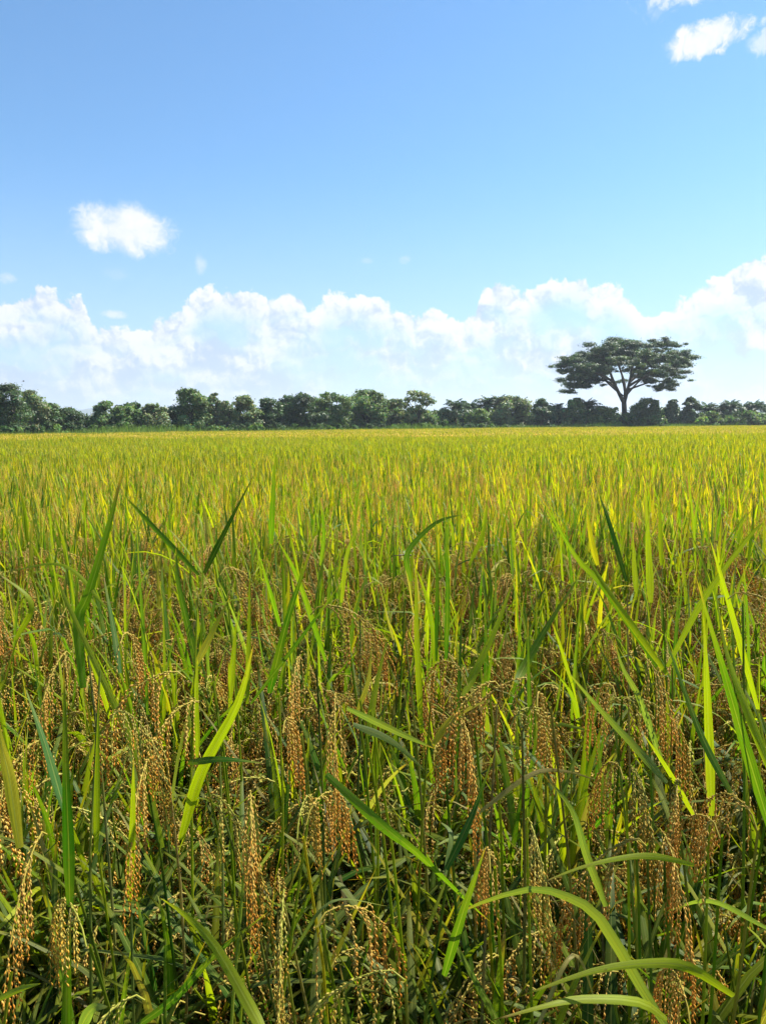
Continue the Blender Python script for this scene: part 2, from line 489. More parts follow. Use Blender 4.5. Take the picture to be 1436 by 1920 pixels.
def build_setting():
    L = 14000
    xs = np.array([-L, -2000, -300, -60, 0, 60, 300, 2000, L], float)
    V = [(a, b, 0) for b in xs for a in xs]; k = len(xs)
    Fc = [(j * k + i, j * k + i + 1, (j + 1) * k + i + 1, (j + 1) * k + i) for j in range(k - 1) for i in range(k - 1)]
    g = add('ground', mesh_from('ground', V, Fc, None, [ground_mat('meadow', ((0.05, 0.085, 0.02), (0.08, 0.11, 0.03), (0.07, 0.06, 0.03)), 0.05, 1.3)], False))
    tag(g, 'flat green and earthy plain reaching the horizon under the field and trees', 'ground', kind='structure')
    # soil of the paddy
    xe = np.linspace(-140, 260, 60)
    near = [(x, 0.35 + 0.06 * math.sin(x * 1.7), 0.006) for x in xe]; far = [(x, float(edge_y(x)), 0.006) for x in xe]
    V = near + far; n = len(xe)
    Fc = [(i, i + 1, n + i + 1, n + i) for i in range(n - 1)]
    s = add('paddy_soil', mesh_from('paddy_soil', V, Fc, None, [ground_mat('mud', ((0.030, 0.022, 0.014), (0.055, 0.042, 0.027), (0.075, 0.058, 0.035)), 3.0, 22.0, 0.85)], False))
    tag(s, 'dark muddy soil between the rice stems', 'soil', kind='structure')
    # hills far off to the left
    prof_px = [(60, 772), (110, 770), (140, 766), (165, 764), (190, 766), (215, 763), (245, 763), (262, 759), (272, 758), (284, 761), (305, 763),
               (322, 766), (360, 770), (420, 776), (520, 781), (640, 786), (760, 790)]
    Y = 3000
    pts = [at(px, py, Y) for px, py in prof_px]
    X = np.array([p.x for p in pts]); Z = np.array([p.z for p in pts])
    xx = np.linspace(X[0] - 700, X[-1], 150)
    top = np.interp(xx, X, Z) + 2.5 * np.sin(xx * 0.022) + 1.7 * np.sin(xx * 0.063 + 1) + 1.0 * np.sin(xx * 0.17)
    top[-1] = 0.5
    rows = [(-1.0, 0.0), (-0.66, 0.30), (-0.33, 0.72), (0.0, 1.0), (0.4, 0.75), (1.0, 0.0)]
    V = []
    for (dy, hf) in rows:
        w = 10 * np.sin(xx * 0.04 + dy * 5) * (1 - abs(dy)) * (hf < 1)
        V += list(zip(xx, Y + dy * 500 + 60 * np.sin(xx * 0.004 + dy), np.maximum(0.0, top * hf + w * 0.6) - (2 if hf == 0 else 0)))
    n = len(xx)
    Fc = [(r * n + i, r * n + i + 1, (r + 1) * n + i + 1, (r + 1) * n + i) for r in range(len(rows) - 1) for i in range(n - 1)]
    h = add('hills', mesh_from('hills', V, Fc, None, [ground_mat('far_forest', ((0.035, 0.06, 0.025), (0.05, 0.08, 0.03), (0.06, 0.07, 0.04)), 0.01, 0.05)]))
    tag(h, 'low wooded hills fading blue behind the trees on the left', 'hills', kind='structure')


build_setting()


# ------------------------------------------------------------------ foliage made of many small leaves
def leaf_cloud(centers, radii, counts, size, base, vary, seed, upbias=0.5, squash=1.0, shell=0.55, long=1.7):
    """leaf sized rhombs spread through ellipsoid clumps. radii: (n,3)"""
    g = np.random.default_rng(seed)
    C = np.repeat(centers, counts, axis=0); RR = np.repeat(radii, counts, axis=0)
    n = len(C)
    d = g.normal(size=(n, 3)); d /= np.linalg.norm(d, axis=1)[:, None]
    rad = shell + (1 - shell) * g.random(n) ** 0.6
    rad *= 1 + 0.36 * g.normal(size=n)
    P = C + d * rad[:, None] * RR
    Nn = d * 0.7 + g.normal(size=(n, 3)) * 0.55; Nn[:, 2] += upbias
    Nn /= np.linalg.norm(Nn, axis=1)[:, None]
    a = np.cross(Nn, g.normal(size=(n, 3))); a /= np.linalg.norm(a, axis=1)[:, None] + 1e-9
    b = np.cross(Nn, a)
    sz = size * (0.6 + 0.8 * g.random(n))
    la = a * (sz * long * 0.5)[:, None]; lb = b * (sz * 0.5)[:, None]; dn = Nn * (sz * 0.18)[:, None]
    V = np.stack([P - la, P + lb - dn, P + la, P - lb - dn], 1).reshape(-1, 3)
    i = np.arange(n) * 4
    Fc = np.concatenate([np.stack([i, i + 1, i + 2], 1), np.stack([i, i + 2, i + 3], 1)])
    cl = np.repeat(1 + vary * g.normal(size=len(centers)), counts)       # clump to clump
    lf = 1 + vary * 0.9 * g.normal(size=n)
    k = np.clip(cl * lf, 0.4, 2.0)[:, None]
    col = np.ones((n, 4)); col[:, :3] = np.array(base)[None, :] * k
    col[:, 0] *= np.clip(1 + 0.25 * g.normal(size=n), 0.5, 1.8)
    return V, Fc, np.repeat(col, 4, axis=0)


def limb_tubes(base, fork, centers, r0, seed, sides=6):
    g = np.random.default_rng(seed)
    out = []
    for c in centers:
        st = base + (fork - base) * (0.55 + 0.45 * g.random())
        mid = (st + c) / 2 + np.array([0, 0, 0.12 * np.linalg.norm(c - st)]) + g.normal(size=3) * 0.08 * np.linalg.norm(c - st)
        t = np.linspace(0, 1, 6)[:, None]
        P = (1 - t) ** 2 * st + 2 * t * (1 - t) * mid + t ** 2 * c
        out.append(tube_vf(P, np.linspace(r0 * 0.45, r0 * 0.10, 6), sides))
    return out


def join_parts(parts):
    V = []; Fc = []; n = 0
    for p in parts:
        V.append(p[0]); Fc.append(p[1] + n); n += len(p[0])
    return np.concatenate(V), np.concatenate(Fc)


def tree(px, top, half, Y, label, seed, base=(0.040, 0.070, 0.028), low=0.12, clumps=16, leaves=5200, size=0.26, shape='round',
         name='broadleaf_tree', group='trees along the far field edge', cat='tree', vary=0.22, mat=None, bottom_w=0.75):
    g = np.random.default_rng(seed)
    c0 = at(px, top, Y); H = c0.z; W = half / F * Y
    root = add(name, None, loc=(c0.x, Y, 0)); tag(root, label, cat, group)
    root.empty_display_size = 0.5
    cs = []; rs = []
    D = W * 0.85
    for i in range(clumps):
        f = ((i + 0.5) / clumps) ** 0.85                          # height fraction of the crown
        if shape == 'round': e = math.sqrt(max(0.05, 1 - (max(0, f - 0.40) / 0.62) ** 2)) * (bottom_w + (1 - bottom_w) * min(1, f / 0.4))
        elif shape == 'umbrella': e = 0.55 + 0.45 * min(1, f / 0.6) if f < 0.75 else 1.0 - (f - 0.75) * 1.7
        elif shape == 'cone': e = max(0.12, 1.05 - f)
        else: e = 0.9
        e *= 1 + 0.16 * math.sin(3 * f * 6.28 + seed)
        zz = low * H + (1 - low) * H * f
        a = g.random() * 2 * math.pi if i % 3 else (0 if (i // 3) % 2 else math.pi) + g.normal() * 0.7
        rr = e * (0.30 + 0.62 * g.random() ** 0.7) if i < clumps - 2 else 0.12
        r = W * (0.15 + 0.13 * g.random()) * (0.8 if f > 0.85 else 1.0)
        cs.append((rr * W * math.cos(a), rr * D * math.sin(a), min(zz, H - r * 0.6)))
        rs.append((r * 1.3, r * 1.25, r * (0.55 if shape == 'umbrella' else 0.80)))
    # small outlying tufts break the outline
    for i in range(clumps):
        k = g.integers(0, clumps); d = g.normal(size=3); d[2] = abs(d[2]) * 0.7; d /= np.linalg.norm(d)
        c = np.array(cs[k]) + d * np.array(rs[k]) * (0.95 + 0.12 * g.random())
        if c[2] > H: c[2] = H - 0.1
        r = W * (0.05 + 0.08 * g.random()); cs.append(tuple(c)); rs.append((r, r, r * 0.8))
    cs = np.array(cs); rs = np.array(rs)
    vol = (rs[:, 0] ** 2); cnt = np.maximum(10, (leaves * vol / vol.sum())).astype(int)
    V, Fc, col = leaf_cloud(cs, rs, cnt, size, base, vary, seed + 1)
    V[:, 2] = np.maximum(V[:, 2], 0.02)
    me = mesh_from('crown', V, Fc, {'col': ('FLOAT_COLOR', col)}, [mat or TREE_LEAF], False)
    add('crown', me, root)
    r0 = 0.030 * H + 0.03
    fork = np.array([g.normal() * 0.03 * H, 0, H * (0.45 + 0.1 * g.random())])
    t = np.linspace(0, 1, 7)[:, None]
    P = t * fork[None, :]; P[:, 0] += 0.02 * H * np.sin(t[:, 0] * 4 + seed)
    tv = tube_vf(P, np.linspace(r0, r0 * 0.5, 7), 8)
    add('trunk', mesh_from('trunk', tv[0], tv[1], None, [BARK]), root)
    lv = join_parts(limb_tubes(np.zeros(3), fork, cs[:clumps:3], r0, seed, 5))
    add('limbs', mesh_from('limbs', lv[0], lv[1], None, [BARK]), root)
    return root


GREY = (0.195, 0.235, 0.110); DARK = (0.082, 0.130, 0.052); MIDG = (0.140, 0.205, 0.070); FRESH = (0.160, 0.235, 0.062)


NEAR_TREE = [(18, 'the tall dark tree at the left edge'), (57, 'the tall grey-green left tree'), (94, 'the sloping dark tree on the left'), (130, 'the low dark tree before the hill gap'),
             (198, 'the rounded tree after the hill gap'), (237, 'the tiered rounded tree'), (288, 'the small greyish tree on the left'), (354, 'the tall domed tree'), (402, 'the slender pale tree'),
             (424, 'the thin open tree'), (459, 'the upright twin-topped tree'), (505, 'the dark rounded tree'), (566, 'the dark umbrella-topped tree'), (621, 'the flat-topped layered tree'),
             (690, 'the broad domed tree'), (737, 'the smaller grey tree at mid picture'), (785, 'the bare-branched open tree'), (832, 'the bushy tree left of the palms'), (897, 'the oil palm cluster'),
             (962, 'the broad grey-green tree'), (1015, 'the dark narrow tree'), (1046, 'the low grey tree'), (1077, 'the vine-covered tree'), (1132, 'the tree left of the big trunk'),
             (1214, 'the tree right of the big trunk'), (1261, 'the dark spiky tree'), (1294, 'the vine-draped right tree'), (1345, 'the first right-hand palms'), (1385, 'the highest right-hand palm'), (1425, 'the palms at the right edge')]


def by_tree(px):
    return min(NEAR_TREE, key=lambda t: abs(t[0] - px))[1]


def build_treeline():
    T_ = [  # px, top, half width, label, colour, shape, low
        (18, 722, 42, 'tall dark tree at the left edge of the picture', DARK, 'round', 0.05, 7000),
        (57, 733, 33, 'tall grey-green tree right of the dark tree at the left edge', GREY, 'round', 0.05, 6000),
        (94, 757, 27, 'dark tree sloping down right of the tall grey-green left tree', DARK, 'round', 0.08, 4500),
        (130, 767, 31, 'low dark tree just left of the gap that shows the hills', DARK, 'round', 0.06, 4500),
        (198, 754, 31, 'rounded tree just right of the gap that shows the hills', MIDG, 'round', 0.06, 5000),
        (237, 763, 30, 'lower rounded tree with dense leaf tiers below the hill peak', MIDG, 'round', 0.05, 5000),
        (288, 758, 29, 'small greyish tree between the rounded tree and the tall domed one', GREY, 'round', 0.08, 4200),
        (354, 731, 37, 'tall domed tree standing highest in the left half of the treeline', MIDG, 'round', 0.10, 7000),
        (402, 738, 17, 'slender pale loose-leaved tree right of the tall domed tree', GREY, 'round', 0.22, 2600),
        (424, 752, 15, 'thin open tree with sky showing through beside the slender pale tree', GREY, 'round', 0.42, 1300),
        (459, 743, 27, 'upright grey-green tree with a twin top left of the dark rounded one', GREY, 'round', 0.12, 4600),
        (505, 749, 29, 'dark rounded tree with pale leaf patches low on its right', DARK, 'round', 0.05, 5200),
        (566, 739, 42, 'broad dark tree with a smooth umbrella top', DARK, 'umbrella', 0.12, 6800),
        (621, 737, 40, 'flat-topped layered tree in the middle of the treeline', MIDG, 'umbrella', 0.16, 5600),
        (690, 733, 47, 'broad domed tree with pale boughs right of the layered one', MIDG, 'round', 0.06, 7200),
        (737, 749, 22, 'smaller grey tree at the right flank of the broad domed tree', GREY, 'round', 0.06, 3200),
        (785, 767, 30, 'dense bushy tree under the bare-branched open tree', MIDG, 'round', 0.03, 4600),
        (832, 769, 29, 'low bushy tree left of the first oil palms', MIDG, 'round', 0.03, 4200),
        (897, 768, 27, 'low bushy tree among the oil palms', FRESH, 'round', 0.03, 3600),
        (962, 745, 38, 'broad grey-green tree right of the oil palm cluster', GREY, 'round', 0.04, 6200),
        (1015, 748, 21, 'dark narrow tree with a vine-hung top', DARK, 'round', 0.03, 4000),
        (1046, 767, 24, 'low grey bush-like tree left of the vine-covered tree', GREY, 'round', 0.03, 3600),
        (1077, 747, 22, 'round-headed vine-covered tree left of the big umbrella tree', MIDG, 'round', 0.04, 4200),
        (1132, 763, 31, 'low leafy tree just left of the big umbrella tree trunk', FRESH, 'round', 0.03, 4600),
        (1214, 748, 31, 'leafy tree just right of the big umbrella tree trunk', MIDG, 'round', 0.03, 5000),
        (1261, 750, 23, 'dark spiky tree right of the umbrella tree', DARK, 'cone', 0.04, 4200),
        (1294, 746, 20, 'vine-draped dark tree ending the taller trees on the right', DARK, 'round', 0.04, 4200),
    ]
    for i, (px, top, half, lab, base, shp, low, nl) in enumerate(T_):
        X = at(px, 800, 100).x
        Y = float(edge_y(X)) + 7 + 4 * ((i * 37) % 10) / 10
        Y = float(edge_y(at(px, 800, Y).x)) + 7 + 4 * ((i * 37) % 10) / 10
        tree(px, top, half, Y, lab, 100 + i, base, low, 40, int(nl * 2.3), 0.0017 * Y, shp)
    # trees behind, filling the line low down
    for i in range(26):
        px = -60 + i * 61 + 17 * math.sin(i * 3.1)
        tp = 771 + 6 * math.sin(i * 2.3) - (8 if px < 700 else 0) * (abs(px - 165) > 30)
        if abs(px - 165) < 32: tp = 782
        if px > 1310: tp = 770
        Y = float(edge_y(at(px, 800, 105).x)) + 24 + 5 * math.sin(i * 1.7)
        tree(px, tp, 40, Y, 'dark tree half hidden behind ' + by_tree(px), 300 + i, DARK, 0.02, 22, 2800, 0.0034 * Y, 'round',
             group='trees behind the front row')
    # open tree with a bare-branched sparse top
    Y = 113.0; c = at(782, 730, Y); H = c.z; k = Y / F
    root = add('open_crowned_tree', None, loc=(c.x, Y, 0))
    tag(root, 'sparse open tree with visible branches rising above the bushy middle treeline', 'tree', 'trees along the far field edge')
    pads = [(-18, -14, 9), (-8, -2, 9), (3, -4, 9), (14, -7, 8), (22, -13, 7), (-23, -24, 8), (-5, -13, 8), (8, -16, 8), (27, -19, 5), (17, -22, 7), (-14, -33, 8), (2, -28, 7),
            (-20, -43, 8), (12, -36, 6), (-8, -46, 9), (8, -50, 9)]
    cs = np.array([(a * k, 0.6 * math.sin(i * 2.2), H + (b - 4) * k) for i, (a, b, r) in enumerate(pads)]); rs = np.array([(r * k, r * k, r * k * 0.55) for a, b, r in pads])
    V, Fc, col = leaf_cloud(cs, rs, np.full(len(cs), 95), 0.26, GREY, 0.16, 411)
    add('crown', mesh_from('crown', V, Fc, {'col': ('FLOAT_COLOR', col)}, [TREE_LEAF], False), root)
    fork = np.array([0.2, 0, H - 45 * k])
    tv = tube_vf(np.linspace(0, 1, 6)[:, None] * fork[None, :], np.linspace(0.22, 0.13, 6), 7)
    add('trunk', mesh_from('trunk', tv[0], tv[1], None, [BARK]), root)
    lv = join_parts(limb_tubes(np.zeros(3), fork, cs, 0.17, 5, 5))
    add('limbs', mesh_from('limbs', lv[0], lv[1], None, [BARK]), root)


build_treeline()


def build_umbrella_tree():
    Y = 134.0; k = Y / F
    b = at(1170, 803, Y); X0 = b.x
    root = add('umbrella_tree', None, loc=(X0, Y, 0))
    tag(root, 'big solitary umbrella-crowned tree with forked dark trunk at the right', 'tree')

    def q(px, py, dy=0.0):
        p = at(1170 + (px - 1170) * 0.91, py, Y + dy); return np.array([p.x - X0, dy, p.z])
    # trunk, then limbs traced from the photograph, each with its own depth
    base = np.array([0, 0, 0.0]); fork = q(1169, 752)
    P = np.array([base, q(1170, 790), q(1170, 772), fork]); P[0] = (P[1][0], 0, 0)
    tt = np.linspace(0, 3, 12); Pn = np.stack([np.interp(tt, range(4), P[:, j]) for j in range(3)], 1)
    r = np.interp(tt, [0, 0.5, 1, 3], [0.95, 0.62, 0.50, 0.42])
    tv = tube_vf(Pn, r, 12)
    add('trunk', mesh_from('trunk', tv[0], tv[1], None, [BARK]), root)
    limbs = [
        ([(1167, 752, 0), (1155, 730, -.5), (1146, 712, -1.5), (1138, 690, -2), (1130, 672, -2.5), (1118, 655, -3)], 0.36),
        ([(1146, 715, -1.4), (1128, 705, -3), (1105, 697, -4), (1078, 690, -5), (1052, 684, -5.5)], 0.24),
        ([(1152, 726, -.6), (1135, 714, 1.5), (1112, 712, 4), (1088, 716, 5), (1065, 726, 5.5)], 0.20),
        ([(1170, 752, 0), (1172, 735, .6), (1170, 715, 1.2), (1160, 690, 2.5), (1150, 668, 3.2), (1146, 650, 3.5)], 0.30),
        ([(1171, 752, 0), (1177, 730, .3), (1183, 708, 0), (1186, 685, -1), (1188, 664, -2), (1190, 648, -3)], 0.34),
        ([(1181, 716, .2), (1196, 704, 1.5), (1216, 690, 2.5), (1238, 672, 3), (1256, 652, 3.3), (1266, 643, 3.4)], 0.28),
        ([(1179, 724, .3), (1196, 714, -2), (1222, 703, -3.5), (1250, 693, -4.5), (1284, 682, -5)], 0.26),
        ([(1177, 731, 0), (1198, 724, 2), (1224, 716, 4), (1252, 715, 5.5), (1275, 722, 6)], 0.20),
        ([(1172, 738, .5), (1168, 718, -4), (1164, 700, -7), (1160, 684, -9)], 0.24),
        ([(1174, 738, .4), (1182, 716, 4), (1190, 696, 7), (1198, 680, 9)], 0.24),
        ([(1173, 742, .2), (1190, 724, -4), (1212, 705, -7), (1230, 690, -8.5)], 0.20),
        ([(1166, 742, .2), (1140, 722, 5), (1118, 702, 7.5), (1100, 690, 9)], 0.20),
    ]
    nodes = []; 
    for pts, r0 in limbs:
        C = np.array([q(a, b_, d) for a, b_, d in pts]); n = len(C)
        tt = np.linspace(0, n - 1, 3 * n)
        Pn = np.stack([np.interp(tt, range(n), C[:, j]) for j in range(3)], 1)
        Pn[1:-1] = (Pn[:-2] + 2 * Pn[1:-1] + Pn[2:]) / 4
        tv = tube_vf(Pn, np.linspace(r0, 0.07, len(tt)), 7)
        add('limb', mesh_from('limb', tv[0], tv[1], None, [BARK]), root)
        nodes += [p for p in Pn[len(tt) // 3:]]
    nodes = np.array(nodes)
    g = np.random.default_rng(55)
    pads = []
    # flat leaf pads: (px, py, depth, half width px)
    man = [(1050, 681, -5, 15), (1062, 688, -4, 18), (1080, 676, -4, 18), (1096, 686, -5, 18), (1068, 668, -3, 14), (1092, 663, -3, 16), (1048, 693, -3, 10),
           (1058, 703, 2, 16), (1078, 706, 4, 18), (1100, 704, 5, 18), (1070, 717, 5, 16), (1056, 731, 5, 12), (1090, 722, 5, 13), (1110, 718, 4, 14),
           (1112, 655, -3, 18), (1125, 646, -3, 16), (1142, 642, 2, 18), (1160, 641, 2, 17), (1132, 660, 0, 18), (1152, 655, 3, 18), (1178, 645, -2, 18), (1198, 645, -3, 18),
           (1172, 658, -2, 18), (1192, 660, -2, 18), (1212, 655, 1, 16), (1222, 648, 2, 15), (1240, 645, 3, 16), (1256, 640, 3, 14), (1268, 643, 3, 11), (1248, 655, 3, 14), (1230, 664, 3, 16),
           (1215, 671, -1, 17), (1240, 676, -3, 18), (1260, 670, -4, 18), (1280, 670, -5, 17), (1296, 671, -5, 11), (1290, 681, -5, 13), (1270, 684, -4, 16), (1250, 690, -4, 16),
           (1276, 697, 1, 14), (1258, 704, 4, 16), (1236, 705, 4, 15), (1278, 708, 5, 12), (1262, 718, 5, 14), (1250, 727, 5, 11), (1222, 712, 3, 12), (1238, 722, 4, 10),
           (1110, 672, 3, 17), (1120, 686, 4, 16), (1136, 676, 4, 15), (1100, 694, 7, 15), (1195, 676, 8, 17), (1175, 672, -8, 14), (1205, 690, 8, 15), (1180, 690, 7, 10), (1228, 690, -8, 15), (1142, 694, -8, 9),
           (1130, 698, 7, 12), (1215, 700, -7, 12), (1160, 664, 6, 13), (1088, 695, -6, 14), (1060, 676, 4, 12), (1040, 684, -3, 7), (1302, 668, -4, 6)]
    for (a, b_, d, w) in man: pads.append((q(a, b_ + 2, d * 0.9 + g.normal() * 0.8), w * k * 1.16))
    for i in range(46):                                    # more in depth so that the crown is round from every side
        an = g.random() * 2 * math.pi; rr = math.sqrt(g.random()) * 1.0
        x = math.cos(an) * rr * 125 * k; y_ = math.sin(an) * rr * 11.0
        z = q(1170, 650 + 48 * rr ** 2.2 + g.normal() * 7)[2]
        if abs(y_) < 4: continue
        pads.append((np.array([x, y_, z]), (11 + 6 * g.random()) * k))
    tw = []; cs = []; rs = []
    for c, r in pads:
        d = np.linalg.norm(nodes - c[None, :], axis=1) + 2.0 * np.maximum(0, nodes[:, 2] - c[2] + 0.2); j = int(d.argmin())
        st = nodes[j]
        mid = (st + c) / 2 + np.array([0, 0, -0.05 * np.linalg.norm(c - st)]) + g.normal(size=3) * 0.08
        t = np.linspace(0, 1, 6)[:, None]
        tw.append(tube_vf((1 - t) ** 2 * st + 2 * t * (1 - t) * mid + t ** 2 * (c - np.array([0, 0, 0.12])), np.linspace(0.085, 0.03, 6), 5))
        for s_ in range(6):
            of = g.normal(size=3) * np.array([0.62, 0.62, 0.24]) * r
            cs.append(c + of); rr = r * (0.26 + 0.34 * g.random()); rs.append((rr * 1.2, rr * 1.2, rr * 0.46))
    cs = np.array(cs); rs = np.array(rs)
    V, Fc, col = leaf_cloud(cs, rs, np.maximum(30, (330 * (rs[:, 0] / 0.8) ** 2)).astype(int), 0.14, (0.078, 0.122, 0.050), 0.2, 77, 0.8, shell=0.15, long=2.0)
    add('crown', mesh_from('crown', V, Fc, {'col': ('FLOAT_COLOR', col)}, [TREE_LEAF], False), root)
    for v_ in tw: add('branch', mesh_from('branch', v_[0], v_[1], None, [BARK]), root)


build_umbrella_tree()


def build_palms():
    g = np.random.default_rng(21)
    fronds = []
    for v in range(4):
        ge = Geo(); L = 1.0
        P, sd_ = blade_path(L, 0.25 + 0.1 * v, 1.75 + 0.15 * v, 1.3, 12)
        tv = tube_vf(P, np.linspace(0.014, 0.003, 12), 4); ge.put(tv[0], tv[1], tv[2], 0, (0.10, 0.12, 0.03))
        T = np.gradient(P, axis=0); T /= np.linalg.norm(T, axis=1)[:, None]
        for i in range(44):
            s = 0.16 + 0.84 * (i // 2) / 22; p = np.array([np.interp(s, np.linspace(0, 1, 12), P[:, j]) for j in range(3)])
            t_ = np.array([np.interp(s, np.linspace(0, 1, 12), T[:, j]) for j in range(3)])
            sgn = 1 if i % 2 else -1
            ll = 0.26 * math.sin(math.pi * min(1, s * 0.8 + 0.18)) + 0.05
            d = np.array([0, sgn * 0.85, 0]) + t_ * 0.55 + np.array([0, 0, 0.18 * g.normal()])
            d /= np.linalg.norm(d)
            e = p + d * ll * 0.6 ; f_ = p + d * ll + np.array([0, 0, -0.35 * ll])
            w = t_ * 0.018
            ge.put([p - w, p + w, e + w * 1.2, e - w * 1.2, f_], [(0, 1, 2), (0, 2, 3), (3, 2, 4)], s, 0, np.array([0.045, 0.085, 0.028]) * (0.8 + 0.5 * g.random()))
        fronds.append(ge.mesh('frond', [TREE_LEAF], False))
    spots = [(853, 759, 'oil palm with arching fronds, leftmost of the palms'), (882, 761, 'low oil palm between the leftmost palm and the tall pair'),
             (913, 754, 'oil palm with high crown, left one of the tall pair'), (936, 751, 'oil palm with high crown, right one of the tall pair'),
             (1100, 757, 'oil palm peeping out right of the vine-covered tree'), (1040, 766, 'low oil palm right of the dark narrow tree'),
             (1322, 764, 'oil palm just right of the taller trees on the right'), (1345, 766, 'second oil palm from the taller trees on the right'),
             (1368, 759, 'highest oil palm of the low row at the right'), (1392, 764, 'third oil palm from the right edge'),
             (1414, 760, 'second oil palm from the right edge'), (1436, 764, 'oil palm cut by the right edge of the picture')]
    for i, (px, top, lab) in enumerate(spots):
        Y = float(edge_y(at(px, 800, 118).x)) + 10 + (i * 7 % 4)
        c = at(px, top, Y); H = c.z - 0.9
        root = add('oil_palm', None, loc=(c.x, Y, 0)); tag(root, lab, 'palm', 'oil palms in the treeline')
        t = np.linspace(0, 1, 5)[:, None]; tv = tube_vf(t * np.array([[0.1, 0, H]]), np.linspace(0.28, 0.22, 5), 8)
        add('trunk', mesh_from('trunk', tv[0], tv[1], None, [BARK_PALM]), root)
        n = 22
        for j in range(n):
            f = j / n
            add('frond', fronds[j % 4], root, (0.1, 0, H - 0.1), (g.normal() * 0.1, -0.45 + 1.15 * f + g.normal() * 0.1, j * 2.4 + g.normal() * 0.2), 2.3 + 0.8 * f + 0.3 * g.random())
    # right-hand shrubs between the palms
    for i, (px, top, hw, b) in enumerate([(1328, 772, 26, FRESH), (1362, 780, 24, (0.085, 0.13, 0.035)), (1402, 771, 30, MIDG), (1440, 776, 30, MIDG), (1172, 776, 20, DARK)]):
        Y = float(edge_y(at(px, 800, 120).x)) + 7
        tree(px, top, hw, Y, ['green shrub below the first right-hand oil palms', 'light green shrub with arching sprays at the right', 'dark green shrub near the right edge',
             'green shrub cut by the right edge', 'dark shrub behind the trunk of the big umbrella tree'][i], 500 + i, b, 0.02, 24, 3400, 0.27, 'round', 'shrub', 'shrubs between the palms', 'shrub', mat=BUSH_LEAF)


build_palms()


def build_edge_strip():
    g = np.random.default_rng(31)
    cols = [(0.13, 0.21, 0.05), (0.09, 0.16, 0.045), (0.06, 0.105, 0.035)]
    desc = ['bright green', 'mid green', 'dark green']
    spots = []
    px = -10
    while px < 950:
        spots.append((px, 795 + g.normal() * 2.2 - 0.004 * px - (3.5 if g.random() < 0.25 else 0), 7 + 8 * g.random() ** 1.5)); px += 15 + 17 * g.random()
    spots += [(955, 795, 8), (985, 797, 9), (1030, 797, 10), (1062, 795, 9), (1100, 797, 9), (1375, 790, 17), (1340, 793, 10), (1240, 794, 9)]
    for i, (px, top, hw) in enumerate(spots):
        Y = float(edge_y(at(px, 800, 98).x)) + 2.2
        Y = float(edge_y(at(px, 800, Y).x)) + 2.0 + 1.6 * g.random()
        k = int(g.integers(0, 3))
        lab = desc[k] + ' low bush on the grass before ' + by_tree(px)
        if px == 955: k = 2; lab = 'low bush with pale blossoms on the strip right of the oil palms'
        c = at(px, top, Y); Hh = max(0.7, c.z); W = hw / F * Y
        root = add('low_bush', None, loc=(c.x, Y, 0)); tag(root, lab, 'bush', 'low bushes along the far field edge')
        n = 7; cs = np.stack([g.normal(size=n) * W * 0.45, g.normal(size=n) * W * 0.4, Hh * (0.25 + 0.6 * g.random(n))], 1); cs[0] = (0, 0, Hh * 0.72)
        r = W * (0.38 + 0.2 * g.random(n)); rs = np.stack([r, r, np.minimum(r * 0.8, Hh * 0.32)], 1)
        V, Fc, col = leaf_cloud(cs, rs, np.full(n, 80), 0.17, cols[k], 0.2, 900 + i)
        if px == 955:
            m = np.repeat(g.random(len(col) // 4) < 0.22, 4); col[m, :3] = (0.7, 0.72, 0.62)
        V[:, 2] = np.maximum(V[:, 2], 0.01)
        add('foliage', mesh_from('foliage', V, Fc, {'col': ('FLOAT_COLOR', col)}, [BUSH_LEAF], False), root)
        st = join_parts(limb_tubes(np.zeros(3), np.array([0, 0, 0.25 * Hh]), cs[:4], 0.05, i, 4))
        add('stems', mesh_from('stems', st[0], st[1], None, [BARK]), root)
    # grass on the strip
    n = 26000
    x = -95 + 210 * g.random(n); y = edge_y(x) + 0.2 + 5.5 * g.random(n)
    hgt = (1.15 + 0.55 * g.random(n)) * (0.95 + 0.22 * np.sin(x * 0.31) * np.sin(x * 0.093 + 1)); w = 0.035 + 0.04 * g.random(n)
    a = g.random(n) * np.pi; dx = np.cos(a) * w; dy = np.sin(a) * w; lx = g.normal(size=n) * 0.18; ly = g.normal(size=n) * 0.18
    V = np.stack([np.stack([x - dx, y - dy, 0 * x], 1), np.stack([x + dx, y + dy, 0 * x], 1), np.stack([x + lx, y + ly, hgt], 1)], 1).reshape(-1, 3)
    Fc = np.arange(3 * n).reshape(-1, 3)
    c = np.ones((n, 4)); c[:, :3] = np.array([0.17, 0.25, 0.05])[None] * (0.65 + 0.7 * g.random(n))[:, None]
    o = add('grass_strip', mesh_from('grass_strip', V, Fc, {'col': ('FLOAT_COLOR', np.repeat(c, 3, axis=0))}, [BUSH_LEAF], False))
    tag(o, 'strip of wild green grass between the rice field and the trees', 'grass', kind='stuff')


build_edge_strip()

# ------------------------------------------------------------------ rice: shared meshes
DEEP = (0.034, 0.115, 0.007); MIDL = (0.095, 0.190, 0.009); YGR = (0.240, 0.300, 0.010); YEL = (0.42, 0.36, 0.016)
STRAW = (0.29, 0.23, 0.09); BROWN = (0.13, 0.07, 0.028); PALE = (0.145, 0.205, 0.06)
PAL = [DEEP, MIDL, YGR, YEL, STRAW, PALE]


def pick_col(g, w):
    c = np.array(PAL[g.choice(len(PAL), p=np.array(w) / sum(w))])
    d = np.array(PAL[g.choice(len(PAL), p=np.array(w) / sum(w))])
    f = g.random() * 0.5
    return (c * (1 - f) + d * f) * (0.85 + 0.3 * g.random())


